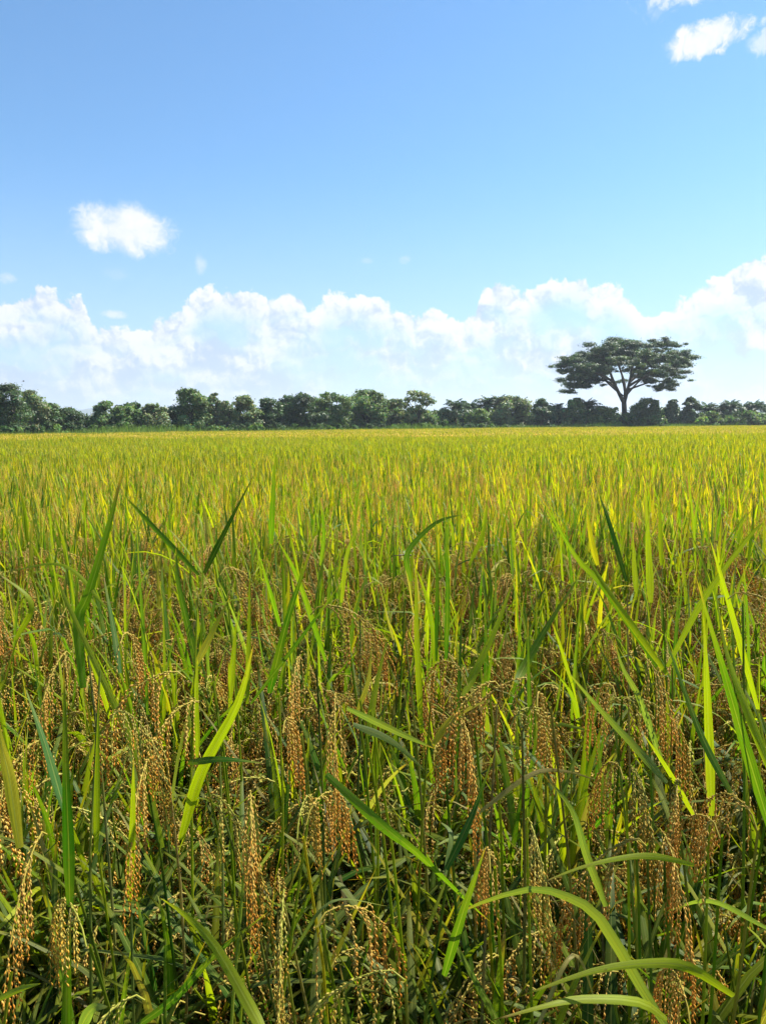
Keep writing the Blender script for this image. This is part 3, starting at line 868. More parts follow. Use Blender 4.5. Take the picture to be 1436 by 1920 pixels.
def leaf_mesh(kind, seed, n=9):
    g = np.random.default_rng(seed)
    ge = Geo()
    if kind == 'erect': P, sdv = blade_path(1.0, 0.02 + 0.10 * g.random(), 0.10 + 0.35 * g.random(), 1.6, n, 0, None, 0.3 * g.normal())
    elif kind == 'lean': P, sdv = blade_path(1.0, 0.25 + 0.2 * g.random(), 0.5 + 0.5 * g.random(), 1.5, n, 0, None, 0.3 * g.normal())
    elif kind == 'arch': P, sdv = blade_path(1.0, 0.2 + 0.25 * g.random(), 1.7 + 0.8 * g.random(), 1.3, n, 0, None, 0.4 * g.normal())
    else: P, sdv = blade_path(1.0, 0.1 + 0.2 * g.random(), 0.5 + 0.3 * g.random(), 1.2, n, 0, (0.45 + 0.25 * g.random(), 0.9 + 0.7 * g.random()), 0.2 * g.normal())
    tw = np.linspace(0, 1, n) * g.normal() * 0.9
    T = np.gradient(P, axis=0); T /= np.linalg.norm(T, axis=1)[:, None]
    N = np.cross(sdv, T)
    side = sdv * np.cos(tw)[:, None] + N * np.sin(tw)[:, None]
    V, Fc, t, u = ribbon_vf(P, 0.030 + 0.008 * g.random(), side, 0.22)
    ge.put(V, Fc, t, u, (1, 1, 1))
    return ge.mesh('leaf', [LEAF])


LEAVES = {k: [leaf_mesh(k, 40 * j + i) for i in range(c)] for j, (k, c) in enumerate([('erect', 9), ('lean', 6), ('arch', 7), ('kink', 4)])}

GR_V = np.array([(0, 0, -0.5), (0.5, 0, -0.05), (0, 0.5, -0.05), (-0.5, 0, -0.05), (0, -0.5, -0.05), (0, 0, 0.5)])
GR_F = np.array([(0, 2, 1), (0, 3, 2), (0, 4, 3), (0, 1, 4), (5, 1, 2), (5, 2, 3), (5, 3, 4), (5, 4, 1)])


def frame_of(d):
    d = d / np.linalg.norm(d); a = np.cross(d, [0.3, 0.9, 0.2]); a /= np.linalg.norm(a); return np.stack([a, np.cross(d, a), d], 1)


def panicle_into(ge, seed, branches=15, grains=21, gl=0.0080, gw=0.0027, mat=0, stem_mat=0, scale=1.0, org=(0, 0, 0), az=0.0, droop=2.95, stems=True, spread=1.0, bend=0.38):
    """a nodding panicle: the axis rises, bows over and hangs; strings of grain hang from it"""
    g = np.random.default_rng(seed); org = np.array(org, float)
    L = 0.20 * scale
    P, sdv = blade_path(L, 0.20, droop, bend, 12, az)
    if stems:
        tv = tube_vf(P + org, np.linspace(0.0013, 0.0006, 12) * scale, 3); ge.put(tv[0], tv[1], 0.0, 0.2, (1, 1, 1), stem_mat)
    s12 = np.linspace(0, 1, 12); T = np.gradient(P, axis=0); T /= np.linalg.norm(T, axis=1)[:, None]
    for b in range(branches):
        s = 0.12 + 0.84 * (b / (branches - 1)) ** 1.2
        p = np.array([np.interp(s, s12, P[:, j]) for j in range(3)]); d = np.array([np.interp(s, s12, T[:, j]) for j in range(3)])
        d = d + g.normal(size=3) * 0.20 * spread; d /= np.linalg.norm(d)
        bl = (0.095 + 0.045 * g.random()) * scale * (1.0 - 0.30 * s)
        m = max(3, int(grains * (1.0 - 0.25 * s)))
        pts = []
        for k in range(m):
            pts.append(p.copy())
            d = d + np.array([0, 0, -0.50 * 13 / grains]); d /= np.linalg.norm(d); p = p + d * (bl / m)
        pts = np.array(pts)
        if stems and m > 3:
            tv = tube_vf(pts[::2] + org, 0.0004 * scale, 3); ge.put(tv[0], tv[1], 0.2, 0.3, (0.40, 0.36, 0.10), stem_mat)
        for k in range(m):
            dd = (pts[min(k + 1, m - 1)] - pts[max(k - 1, 0)]); dd = dd / (np.linalg.norm(dd) + 1e-9)
            sgn = 1 if k % 2 else -1
            sid = np.cross(dd, [0.2 + math.sin(b * 2.1), math.cos(b * 2.1), 0.1]); sid /= np.linalg.norm(sid) + 1e-9
            gd = dd + sid * sgn * 0.36 + g.normal(size=3) * 0.10
            Rm = frame_of(gd); sz = 0.85 + 0.3 * g.random()
            V = (GR_V * np.array([gw, gw * 0.75, gl]) * sz * scale) @ Rm.T + pts[k] + sid * sgn * gw * 0.5 * scale + org
            tt = (0.65 * s + 0.45 * k / m) * (1.0 if stems else 0.62)
            ge.put(V, GR_F, tt, g.random(), (1, 1, 1), mat)


def panicle_mesh(seed, **kw):
    ge = Geo(); panicle_into(ge, seed, **kw); return ge.mesh('panicle', [GRAIN, LEAF])


PANICLES = [panicle_mesh(700 + i, droop=2.75 + 0.3 * (i % 4) / 3, branches=16 + i % 4, spread=1.0 + 0.9 * (i % 3) / 2, bend=0.26 + 0.10 * (i % 4)) for i in range(9)]
PAN_TOP = []; PAN_BOT = []
for me in PANICLES:
    zs = np.empty(len(me.vertices) * 3, dtype=np.float32); me.vertices.foreach_get('co', zs); zs = zs.reshape(-1, 3)
    PAN_TOP.append(float(zs[:, 2].max())); PAN_BOT.append(zs[zs[:, 2].argmin()].copy())


def stem_mesh(seed):
    g = np.random.default_rng(seed); ge = Geo(); t = np.linspace(0, 1, 7)
    P = np.stack([0.20 * t ** 2 * g.normal(), 0.20 * t ** 2 * g.normal(), t], 1)
    V, Fc, tt = tube_vf(P, np.linspace(0.0040, 0.0015, 7), 5); ge.put(V, Fc, tt * 0.6, 0.5, (1, 1, 1)); return ge.mesh('stem', [LEAF]), P[-1]


STEMS = [stem_mesh(60 + i) for i in range(5)]


def thicket_into(ge, g, n_leaf, n_stem, hmax, spread, tri=True, nseg=6, wmul=1.0, mat=0):
    """lower leaves, sheaths and dry straw of a clump"""
    for i in range(n_stem):
        a = g.random() * 6.283; r0 = spread * math.sqrt(g.random()); lean = 0.05 + 0.22 * g.random(); h = hmax * (0.7 + 0.4 * g.random())
        t = np.linspace(0, 1, 4)
        P = np.stack([r0 * math.cos(a) + lean * h * t ** 1.4 * math.cos(a), r0 * math.sin(a) + lean * h * t ** 1.4 * math.sin(a), h * t], 1)
        V, Fc, tt = tube_vf(P, np.linspace(0.0032, 0.0016, 4) * wmul, 3)
        ge.put(V, Fc, tt * 0.5, 0.5, pick_col(g, (2, 3, 2, 0.3, 2, 1)) * 0.8, mat)
    for i in range(n_leaf):
        a = g.random() * 6.283; r0 = spread * math.sqrt(g.random()); z0 = hmax * (0.10 + 0.60 * g.random())
        L = 0.26 + 0.30 * g.random()
        P, sdv = blade_path(L, 0.15 + 0.75 * g.random(), (0.5 + 1.9 * g.random()), 1.2, nseg, g.random() * 6.283)
        P = P + np.array([r0 * math.cos(a), r0 * math.sin(a), z0])
        dry = g.random() < 0.26
        V, Fc, t, u = ribbon_vf(P, (0.012 + 0.011 * g.random()) * wmul * (0.5 if dry else 1), sdv, 0.2, tri)
        c = np.array(STRAW) * (0.5 + 0.6 * g.random()) if dry else pick_col(g, (4.5, 3.5, 2.2, 0.4, 0.6, 0.8))
        ge.put(V, Fc, t, u, c, mat)


THICKET_M = rice_leaf_mat('rice_undergrowth', 'attr')


def thicket_mat():
    # as the field leaf but with no instancer tint: plain objects carry none
    m = THICKET_M
    T = NT(m.node_tree)
    for nd in list(T.n):
        if nd.bl_idname == 'ShaderNodeAttribute' and nd.attribute_name == 'tint':
            nd.attribute_name = 'color'; nd.attribute_type = 'OBJECT'
            nd2 = T.node('ShaderNodeObjectInfo')
            for l in list(nd.outputs['Color'].links):
                s = l.to_socket; T.l.remove(l); T.l.new(nd2.outputs['Color'], s)
            T.n.remove(nd)
    return m


thicket_mat()
THICKETS = []
for i in range(6):
    ge = Geo(); thicket_into(ge, np.random.default_rng(1200 + i), 125, 1, 0.80, 0.10); THICKETS.append(ge.mesh('undergrowth', [THICKET_M]))


# ------------------------------------------------------------------ rice: single plants
def stem_obj(root, tipl, g, col):
    """a stem from the plant's base to the local point tipl"""
    me, e = STEMS[int(g.integers(0, len(STEMS)))]
    col = np.array(pick_col(g, (1, 3, 3, 0.5, 2, 1))) * 0.8
    d = Vector(tipl); L = d.length
    q = Vector((float(e[0]), float(e[1]), 1.0)).normalized().rotation_difference(d.normalized())
    o = add('stem', me, root, (0, 0, 0), None, (1, 1, L / math.sqrt(1 + e[0] ** 2 + e[1] ** 2)), col)
    o.rotation_euler = q.to_euler()
    return o


def leaf_obj(root, g, z, kind, L, W, az, tilt, col, off=(0, 0)):
    me = LEAVES[kind][int(g.integers(0, len(LEAVES[kind])))]
    return add('leaf', me, root, (off[0], off[1], z), (0, tilt, az), (L, L * W / (0.034 * L) if False else W / 0.034, L), col)


def rice_plant(x, y, g, label, group, tall=1.0, n_t=6, ripe=0.5):
    root = add('rice_plant', None, loc=(x, y, 0)); tag(root, label, 'rice plant', group); root.empty_display_size = 0.1
    lw = (2.2, 3.6, 4.2, 0.9 + ripe, 0.35, 0.8)
    for i in range(n_t):
        a = g.random() * 6.283; lean = 0.04 + 0.16 * g.random(); h = (0.76 + 0.22 * g.random()) * tall
        tip = np.array([lean * h * math.cos(a), lean * h * math.sin(a), h])
        if i % 2 == 0: stem_obj(root, tip, g, np.array(pick_col(g, (0, 1, 4, 1.5, 3, 1))) * 0.9)
        for rep in range(1 if g.random() < 0.25 else 2):
            k = int(g.integers(0, len(PANICLES))); s = 1.08 + 0.42 * g.random()
            b = 0.80 + 0.34 * g.random()
            col = np.array((b * (0.95 + 0.1 * g.random()), b * (0.9 + 0.18 * g.random()), b * (0.8 + 0.3 * g.random())))
            add('panicle', PANICLES[k], root, tip * (1.0 - 0.07 * rep) - np.array([0, 0, 0.01]), (0.15 * g.normal(), 0.15 * g.normal(), a + 0.9 * g.normal() + 1.5 * rep), s, col)
        # flag leaf and the one below it
        kind = 'erect' if g.random() < 0.72 else ('lean' if g.random() < 0.6 else ('arch' if g.random() < 0.65 else 'kink'))
        f = 0.80 + 0.12 * g.random()
        leaf_obj(root, g, tip[2] * f, kind, (0.24 + 0.22 * g.random()) * tall, 0.012 + 0.008 * g.random(), a + 1.1 * g.normal(), 0.05 * g.normal(), pick_col(g, lw), tip[:2] * f)
        if g.random() < 0.85:
            kind = ['erect', 'lean', 'arch', 'kink'][g.choice(4, p=[0.42, 0.28, 0.2, 0.10])]
            f = 0.5 + 0.22 * g.random()
            leaf_obj(root, g, tip[2] * f, kind, (0.32 + 0.22 * g.random()) * tall, 0.010 + 0.006 * g.random(), a + 1.6 * g.normal(), 0.06 * g.normal(), pick_col(g, lw), tip[:2] * f)
        if y > 1.1 and g.random() < 0.5:
            f = 0.72 + 0.22 * g.random()
            leaf_obj(root, g, tip[2] * f, 'erect' if g.random() < 0.7 else 'lean', (0.26 + 0.20 * g.random()) * tall, 0.011 + 0.007 * g.random(), g.random() * 6.283, 0.10 * g.normal(), pick_col(g, (2.2, 3.8, 4.4, 0.9, 0.2, 0.8)), tip[:2] * f + 0.03 * g.normal(size=2))
        if y < 2.0:
            leaf_obj(root, g, 0.25 + 0.42 * g.random(), ['lean', 'arch', 'kink'][g.choice(3, p=[0.5, 0.3, 0.2])], 0.32 + 0.22 * g.random(), 0.009 + 0.006 * g.random(), g.random() * 6.283, 0.5 * g.random(),
                     pick_col(g, (4, 3.6, 1.6, 0.5, 0.6, 1.0)), tip[:2] * 0.5)
        kind = ['lean', 'arch', 'kink'][g.choice(3, p=[0.5, 0.35, 0.15])]
        f = 0.62 + 0.25 * g.random()
        if g.random() < 0.6: leaf_obj(root, g, tip[2] * f, kind, (0.24 + 0.2 * g.random()) * tall, 0.009 + 0.007 * g.random(), g.random() * 6.283, 0.1 * g.normal(), pick_col(g, (2.5, 3.6, 3.2, 1.2, 0.6, 1.2)), tip[:2] * f)
    if y < 1.9:
        for i in range(6):
            kind = ['erect', 'lean', 'arch', 'kink'][g.choice(4, p=[0.34, 0.36, 0.2, 0.10])]
            leaf_obj(root, g, 0.22 + 0.32 * g.random(), kind, 0.36 + 0.20 * g.random(), 0.015 + 0.009 * g.random(), g.random() * 6.283, 0.15 * g.normal(), pick_col(g, (3.2, 3.8, 3.0, 0.5, 0.2, 0.9)), 0.06 * g.normal(size=2))
    b = 0.45 + 0.35 * g.random()  # undergrowth tint dimmed: darker older leaves, plus deep shade put into the colour
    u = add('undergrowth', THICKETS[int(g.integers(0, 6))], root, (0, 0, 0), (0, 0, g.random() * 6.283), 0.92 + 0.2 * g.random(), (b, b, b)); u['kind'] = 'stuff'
    return root


# ---- plants with blades and ears that can be told apart in the photograph
# blades: (pixels from base to tip, distance, width in pixels, colour)
HERO = [
    ([(157, 1290), (148, 1165), (166, 1115), (205, 985), (231, 880)], 1.20, 25, MIDL), ([(226, 1262), (212, 1170), (193, 1070)], 1.30, 14, DEEP),
    ([(277, 1340), (268, 1180), (262, 1080), (255, 955)], 1.22, 11, MIDL), ([(305, 1590), (272, 1450), (240, 1374), (134, 1147), (108, 1085)], 1.05, 20, YGR),
    ([(340, 1575), (378, 1448), (445, 1321), (476, 1208)], 0.98, 27, YGR), ([(372, 1250), (366, 1230), (336, 1100), (330, 1025)], 1.22, 19, MIDL),
    ([(369, 1245), (396, 1190), (432, 1118)], 1.20, 17, YEL), ([(368, 1420), (366, 1330), (371, 1232)], 1.15, 24, YGR),
    ([(464, 1320), (467, 1200), (469, 1062)], 1.12, 12, YGR), ([(432, 1310), (437, 1240), (444, 1165)], 1.10, 15, YGR),
    ([(506, 1300), (516, 1255), (543, 1150), (592, 1003)], 1.18, 20, DEEP), ([(524, 1175), (491, 1061), (453, 928)], 1.35, 22, MIDL),
    ([(384, 1075), (426, 990), (480, 884)], 1.42, 16, DEEP), ([(470, 1320), (576, 1181), (639, 1094)], 1.12, 9, DEEP),
    ([(508, 1020), (511, 950), (517, 842)], 1.75, 14, MIDL), ([(373, 1078), (281, 980), (234, 930)], 1.5, 12, MIDL),
    ([(738, 1200), (718, 1120), (694, 1030)], 1.25, 15, YEL), ([(790, 1375), (782, 1200), (779, 1055)], 1.10, 15, YGR),
    ([(818, 1240), (820, 1100), (817, 975)], 1.22, 11, DEEP), ([(836, 1235), (839, 1101), (834, 955)], 1.3, 12, DEEP),
    ([(868, 1305), (890, 1260), (932, 1171), (968, 1072)], 1.08, 19, YGR), ([(968, 1280), (985, 1245), (1027, 1171), (1094, 1066)], 1.05, 22, MIDL),
    ([(996, 1400), (992, 1296), (989, 1155)], 1.0, 12, DEEP), ([(1232, 1250), (1132, 1101), (1077, 1041), (994, 895)], 1.35, 16, MIDL),
    ([(1250, 1265), (1142, 1111), (1090, 1025)], 1.3, 15, YGR), ([(1219, 1130), (1215, 1040), (1209, 905)], 1.6, 18, YGR),
    ([(1192, 1110), (1188, 1060), (1186, 1000)], 1.55, 14, YGR), ([(1240, 1060), (1238, 1000), (1235, 930)], 1.7, 13, YGR),
    ([(1174, 1090), (1142, 980), (1122, 925)], 1.6, 13, DEEP), ([(1120, 1060), (1108, 1010), (1099, 950)], 1.75, 14, YEL),
    ([(1334, 1530), (1325, 1312), (1318, 1150)], 0.95, 22, YGR), ([(1372, 1490), (1318, 1386), (1273, 1267), (1240, 1176)], 0.92, 22, DEEP),
    ([(1445, 1560), (1396, 1398), (1355, 1256), (1302, 1075)], 0.90, 26, MIDL), ([(1450, 1460), (1400, 1330), (1362, 1222), (1338, 1090)], 0.92, 24, YGR),
    ([(1250, 1468), (1198, 1409), (1124, 1330), (1051, 1245)], 0.95, 19, PALE), ([(1240, 1430), (1198, 1312), (1168, 1256), (1152, 1205)], 1.0, 19, PALE),
    ([(1300, 1530), (1250, 1442), (1205, 1375)], 0.95, 14, YGR), ([(1135, 1700), (1098, 1600), (1071, 1517), (1013, 1446)], 0.85, 18, PALE),
    ([(890, 1530), (993, 1454), (1057, 1446), (1134, 1468)], 0.95, 12, STRAW), ([(1248, 1925), (1198, 1847), (1124, 1724), (1064, 1683), (993, 1668), (900, 1694), (855, 1716)], 0.74, 30, PALE),
    ([(1250, 1912), (1198, 1879), (1094, 1873), (1030, 1884), (912, 1916)], 0.72, 22, YGR), ([(1375, 1868), (1292, 1815), (1221, 1806), (1109, 1821), (964, 1872)], 0.74, 24, YGR),
    ([(1300, 1622), (1230, 1606), (1168, 1608), (1086, 1627), (994, 1664)], 0.82, 15, YGR), ([(832, 1830), (868, 1709), (911, 1585)], 0.80, 24, MIDL),
    ([(836, 1630), (870, 1560), (895, 1500), (927, 1410)], 0.86, 24, DEEP), ([(612, 1452), (714, 1547), (781, 1600), (880, 1695), (928, 1736)], 0.90, 25, MIDL),
    ([(650, 1328), (747, 1374), (815, 1404)], 1.0, 17, PALE), ([(662, 1358), (734, 1390), (803, 1450)], 1.0, 17, PALE),
    ([(812, 1395), (847, 1347), (920, 1308)], 1.0, 21, YEL), ([(500, 1945), (470, 1890), (404, 1776), (348, 1717), (300, 1683)], 0.72, 30, YGR),
    ([(132, 1700), (129, 1574), (125, 1470), (120, 1240)], 0.80, 26, DEEP), ([(122, 1520), (87, 1400), (45, 1280)], 0.82, 22, DEEP),
    ([(38, 1590), (18, 1460), (4, 1400), (-8, 1330)], 0.76, 30, YEL), ([(244, 1690), (249, 1540), (251, 1420)], 0.86, 17, YGR),
    ([(181, 1600), (183, 1470), (186, 1300)], 0.90, 15, YGR), ([(352, 1430), (418, 1423), (505, 1432)], 0.95, 17, DEEP),
    ([(250, 1930), (330, 1870), (400, 1793), (505, 1708)], 0.85, 19, DEEP), ([(150, 1930), (172, 1893), (205, 1888)], 0.74, 28, PALE),
    ([(-10, 1876), (42, 1853), (78, 1844)], 0.72, 15, YGR), ([(770, 1090), (764, 1036), (816, 981), (872, 963)], 1.6, 14, MIDL),
    ([(1420, 1330), (1365, 1130), (1330, 1010)], 1.3, 15, YGR), ([(1250, 1250), (1320, 1120), (1400, 1010), (1436, 975)], 1.35, 14, YGR),
    ([(545, 1790), (620, 1690), (735, 1700)], 0.84, 18, PALE), ([(690, 1380), (705, 1290), (728, 1190)], 1.05, 20, YGR), ([(668, 1340), (690, 1280), (697, 1207)], 1.06, 14, YEL),
    ([(835, 1640), (846, 1565), (822, 1538)], 0.86, 16, PALE), ([(1000, 1940), (1075, 1790), (1125, 1905)], 0.8, 13, STRAW), ([(1436, 1740), (1330, 1690), (1240, 1712)], 0.8, 14, PALE),
    ([(200, 1140), (120, 1060), (0, 1075)], 1.2, 9, YGR), ([(30, 1200), (60, 1130), (-6, 1072)], 1.1, 14, YGR), ([(610, 1240), (560, 1090), (520, 1010)], 1.3, 15, MIDL),
    ([(640, 1130), (650, 1040), (672, 985)], 1.5, 13, YGR), ([(600, 1060), (607, 1000), (600, 930)], 1.7, 11, MIDL), ([(880, 1060), (905, 1000), (915, 930)], 1.7, 12, YGR),
]
# ears: (pixel of the top, pixel of the lower end, distance, warm tint)
EARS = [((625, 1132), (628, 1262), 1.15, 1), ((628, 1310), (657, 1468), 1.0, 1), ((868, 1350), (894, 1522), 1.0, 1), ((540, 1338), (604, 1478), 0.98, 1),
        ((64, 1580), (112, 1780), 0.80, 1), ((138, 1700), (158, 1905), 0.76, 0), ((272, 1432), (303, 1578), 0.92, 1), ((420, 1498), (466, 1650), 0.88, 0),
        ((470, 1490), (530, 1685), 0.86, 1), ((568, 1505), (606, 1625), 0.88, 0), ((600, 1490), (640, 1660), 0.90, 1), ((530, 1690), (600, 1815), 0.80, 0),
        ((640, 1690), (677, 1900), 0.80, 1), ((694, 1815), (697, 1925), 0.76, 0), ((915, 1585), (965, 1800), 0.84, 1), ((1165, 1575), (1150, 1690), 0.86, 1),
        ((1250, 1570), (1215, 1720), 0.84, 1), ((1320, 1520), (1290, 1700), 0.84, 1), ((1385, 1490), (1340, 1680), 0.86, 1), ((1139, 1275), (1122, 1375), 1.1, 1),
        ((1180, 1305), (1172, 1370), 1.1, 0), ((1222, 1240), (1238, 1352), 1.05, 1), ((905, 1280), (912, 1395), 1.05, 1), ((955, 1270), (960, 1400), 1.05, 1),
        ((1010, 1290), (1075, 1490), 1.0, 1), ((985, 1320), (1040, 1440), 1.0, 0), ((1150, 1422), (1130, 1552), 0.98, 1), ((1190, 1440), (1172, 1535), 0.98, 0),
        ((112, 1228), (104, 1322), 1.1, 1), ((350, 1312), (354, 1425), 1.05, 1), ((1275, 1840), (1310, 1935), 0.74, 1), ((1000, 1550), (1045, 1640), 0.9, 0),
        ((850, 1240), (800, 1340), 1.1, 1), ((560, 1230), (545, 1330), 1.1, 1), ((1270, 1460), (1280, 1560), 0.95, 1), ((300, 1260), (290, 1370), 1.05, 1),
        ((240, 1180), (228, 1260), 1.15, 1), ((440, 1060), (436, 1150), 1.3, 1), ((1410, 1110), (1405, 1200), 1.2, 1), ((215, 1885), (225, 1960), 0.72, 0), ((235, 1330), (240, 1450), 0.98, 0)]
# where those plants stand: (pixel column, distance, label)
ROOTS = [(15, 0.82, 'rice plant with a broad yellow blade cut by the left edge'), (105, 0.88, 'rice plant with two broad deep green blades and heavy ears at the lower left'),
         (160, 1.28, 'rice plant with the tall broad blade pointing up at the left'), (190, 0.92, 'rice plant with pale bent blade low at the bottom left corner'),
         (258, 1.18, 'rice plant with a thin upright blade and a crossing yellow-green one on the left'), (280, 0.98, 'rice plant with upright yellow-green blades behind the lower left ears'),
         (372, 1.20, 'rice plant with a yellow brown-tipped blade beside a broad pale sheath'), (372, 1.52, 'rice plant with a crossing pair of dark blades left of centre'),
         (385, 1.02, 'rice plant with a large bright blade slanting up right left of centre'), (470, 0.82, 'rice plant with a wide pale nibbled blade running to the bottom edge'),
         (455, 1.18, 'rice plant with narrow upright yellow-green blades left of centre'), (505, 1.30, 'rice plant with a dark blade leaning right and one leaning left'),
         (515, 0.95, 'rice plant with beaded hanging ears left of the lower centre'), (560, 1.75, 'rice plant with slim upright blades just beyond the near centre plants'),
         (600, 0.95, 'rice plant with a thick bundle of golden ears at the lower centre'), (630, 1.08, 'rice plant with two upright copper ears one above the other in the centre'),
         (690, 0.86, 'rice plant with thin hanging ears near the bottom centre'), (715, 1.20, 'rice plant with a yellow upright blade in the centre'),
         (775, 1.66, 'rice plant carrying the dragonfly on its bent blade'), (800, 1.14, 'rice plant with pale level blades and a bright yellow leaf right of centre'),
         (835, 1.30, 'rice plant with two dark upright blades right of centre'), (850, 0.92, 'rice plant with two broad deep green blades and a curled pale one'),
         (905, 1.10, 'rice plant with a bright blade leaning right above drooping ears'), (930, 0.90, 'rice plant with one long copper ear hanging at the lower right of centre'),
         (985, 1.08, 'rice plant with a broad green blade leaning right over dark stem'), (1050, 1.02, 'rice plant with a cascade of brown ears above the dark gap'),
         (1120, 0.85, 'rice plant with the long pale arching blade at the lower right'), (1160, 1.08, 'rice plant with ochre ears beside pale slanting blades'),
         (1200, 1.65, 'rice plant with a fan of upright bright blades at right'), (1110, 1.78, 'rice plant with a yellow blade left of the bright fan'),
         (1225, 1.34, 'rice plant with the longest blade leaning left at right of centre'), (1230, 0.84, 'rice plant with level curved blades low at the right'),
         (1265, 1.02, 'rice plant with a dark brown ear and slanting blades at right'), (1320, 0.86, 'rice plant with many orange ear strings at the lower right'),
         (1340, 0.98, 'rice plant with tall bright blades near the right edge'), (1420, 0.96, 'rice plant with broad blades cut by the right edge'),
         (1380, 1.32, 'rice plant with thin crossing blades near the right edge'), (1300, 0.78, 'rice plant with a cream-tipped ear at the bottom right corner'),
         (640, 1.60, 'rice plant with slim blades behind the copper ears'), (900, 1.75, 'rice plant with a slim bright blade behind the dark upright pair'),
         (70, 1.22, 'rice plant with thin bent blades near the left edge')]


def smooth_path(C, n):
    """Catmull-Rom through the points C"""
    C = np.asarray(C, float)
    C = np.vstack([2 * C[0] - C[1], C, 2 * C[-1] - C[-2]]); m = len(C) - 3
    out = []
    for t in np.linspace(0, m - 1e-6, n):
        i = int(t); f = t - i; p0, p1, p2, p3 = C[i:i + 4]
        out.append(0.5 * ((2 * p1) + (-p0 + p2) * f + (2 * p0 - 5 * p1 + 4 * p2 - p3) * f * f + (-p0 + 3 * p1 - 3 * p2 + p3) * f ** 3))
    return np.array(out)


HERO_XY = []


def build_heroes():
    g = np.random.default_rng(99)
    roots = []
    for (px, Y, lab) in ROOTS:
        p = at(px, 1300, Y)
        r = add('rice_plant', None, loc=(p.x, Y + 0.03, 0)); tag(r, lab, 'rice plant', 'rice plants of the near field'); r.empty_display_size = 0.1
        roots.append(r); HERO_XY.append((p.x, Y + 0.05))
    RX = np.array(HERO_XY)

    def nearest(p):
        d = (RX[:, 0] - p.x) ** 2 + ((RX[:, 1] - p.y) * 0.8) ** 2
        return roots[int(d.argmin())]
    used = set()
    for (pts, Y, wpx, col) in HERO:
        n = len(pts); sl = g.normal() * 0.06; Y -= 0.06 if Y > 0.85 else 0.10
        P3 = [at(a, b, Y + sl * (i / (n - 1))) for i, (a, b) in enumerate(pts)]
        b0 = P3[0]; r = nearest(b0)
        C = np.array([tuple(p - r.location) for p in P3])
        P = smooth_path(C, 13)
        T = np.gradient(P, axis=0); T /= np.linalg.norm(T, axis=1)[:, None]
        view = P + np.array(r.location)[None, :] - np.array([0, 0, EYE]); view /= np.linalg.norm(view, axis=1)[:, None]
        side = np.cross(T, view); side /= np.linalg.norm(side, axis=1)[:, None]
        N = np.cross(side, T); roll = g.normal() * 0.45 + np.linspace(0, 1, 13) * g.normal() * 0.5
        side = side * np.cos(roll)[:, None] + N * np.sin(roll)[:, None]
        ge = Geo(); V, Fc, t, u = ribbon_vf(P, wpx / F * Y * 0.92, side, 0.2)
        ge.put(V, Fc, t, u, (1, 1, 1))
        c = np.array(col) * (0.9 + 0.2 * g.random())
        add('leaf', ge.mesh('leaf', [LEAF]), r, color=c)
        if C[0][2] > 0.15 and g.random() < 0.4: stem_obj(r, C[0], g, c * 0.5 + np.array(YGR) * 0.5)
    for (a, b, Y, warm) in EARS:
        Y -= 0.07
        pa = at(a[0], a[1], Y); pb = at(b[0], b[1], Y); ln = pa.z - pb.z
        r = nearest(pa); k = int(g.integers(0, len(PANICLES)))
        s = min(1.45, max(0.8, ln / (PAN_TOP[k] - PAN_BOT[k][2]))) * 1.08
        az = math.atan2(0.35 * g.normal(), pb.x - pa.x if abs(pb.x - pa.x) > 0.01 else g.normal())
        org = pa - Vector((0, 0, PAN_TOP[k] * s)) - r.location
        org -= Vector((math.cos(az), math.sin(az), 0)) * 0.04 * s
        bb = 0.84 + 0.25 * g.random()
        col = (bb, bb * 0.92, bb * 0.8) if warm else (bb * 0.95, bb * 1.08, bb * 0.9)
        add('panicle', PANICLES[k], r, org, (0, 0, az), s, col)
        stem_obj(r, org, g, np.array(YGR) * 0.9)
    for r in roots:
        b = 0.42 + 0.3 * g.random()  # dims the undergrowth colour: darker lower leaves and painted-in shade
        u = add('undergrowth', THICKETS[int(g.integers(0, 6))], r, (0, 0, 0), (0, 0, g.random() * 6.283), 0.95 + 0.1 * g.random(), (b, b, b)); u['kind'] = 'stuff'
        for i in range(7):
            leaf_obj(r, g, 0.22 + 0.32 * g.random(), ['lean', 'arch', 'erect'][i % 3], 0.34 + 0.18 * g.random(), 0.015 + 0.008 * g.random(), g.random() * 6.28, 0, pick_col(g, (3, 4, 2, 0.5, 0.5, 1)))
        for i in range(4):
            a = g.random() * 6.283; h = 0.66 + 0.14 * g.random(); tip = np.array([0.12 * math.cos(a), 0.12 * math.sin(a), h])
            stem_obj(r, tip, g, np.array(YGR) * 0.8)
            bb = 0.8 + 0.3 * g.random()
            add('panicle', PANICLES[int(g.integers(0, 9))], r, tip, (0, 0, a), 0.9 + 0.2 * g.random(), (bb, bb * 0.95, bb * 0.9))


build_heroes()

# ---- the other near plants, in loose rows
N_SINGLE = 300


def in_view(x, y, margin=0.0):
    return abs(x) < 0.52 * y + margin


def hill_grid(y0, y1, step, xfun, g, jit=0.32):
    pts = []
    y = y0
    while y < y1:
        w = xfun(y); n = int(w / step) + 1
        for i in range(-n, n + 1):
            pts.append((i * step + g.normal() * step * jit, y + g.normal() * step * jit))
        y += step
    return np.array(pts)


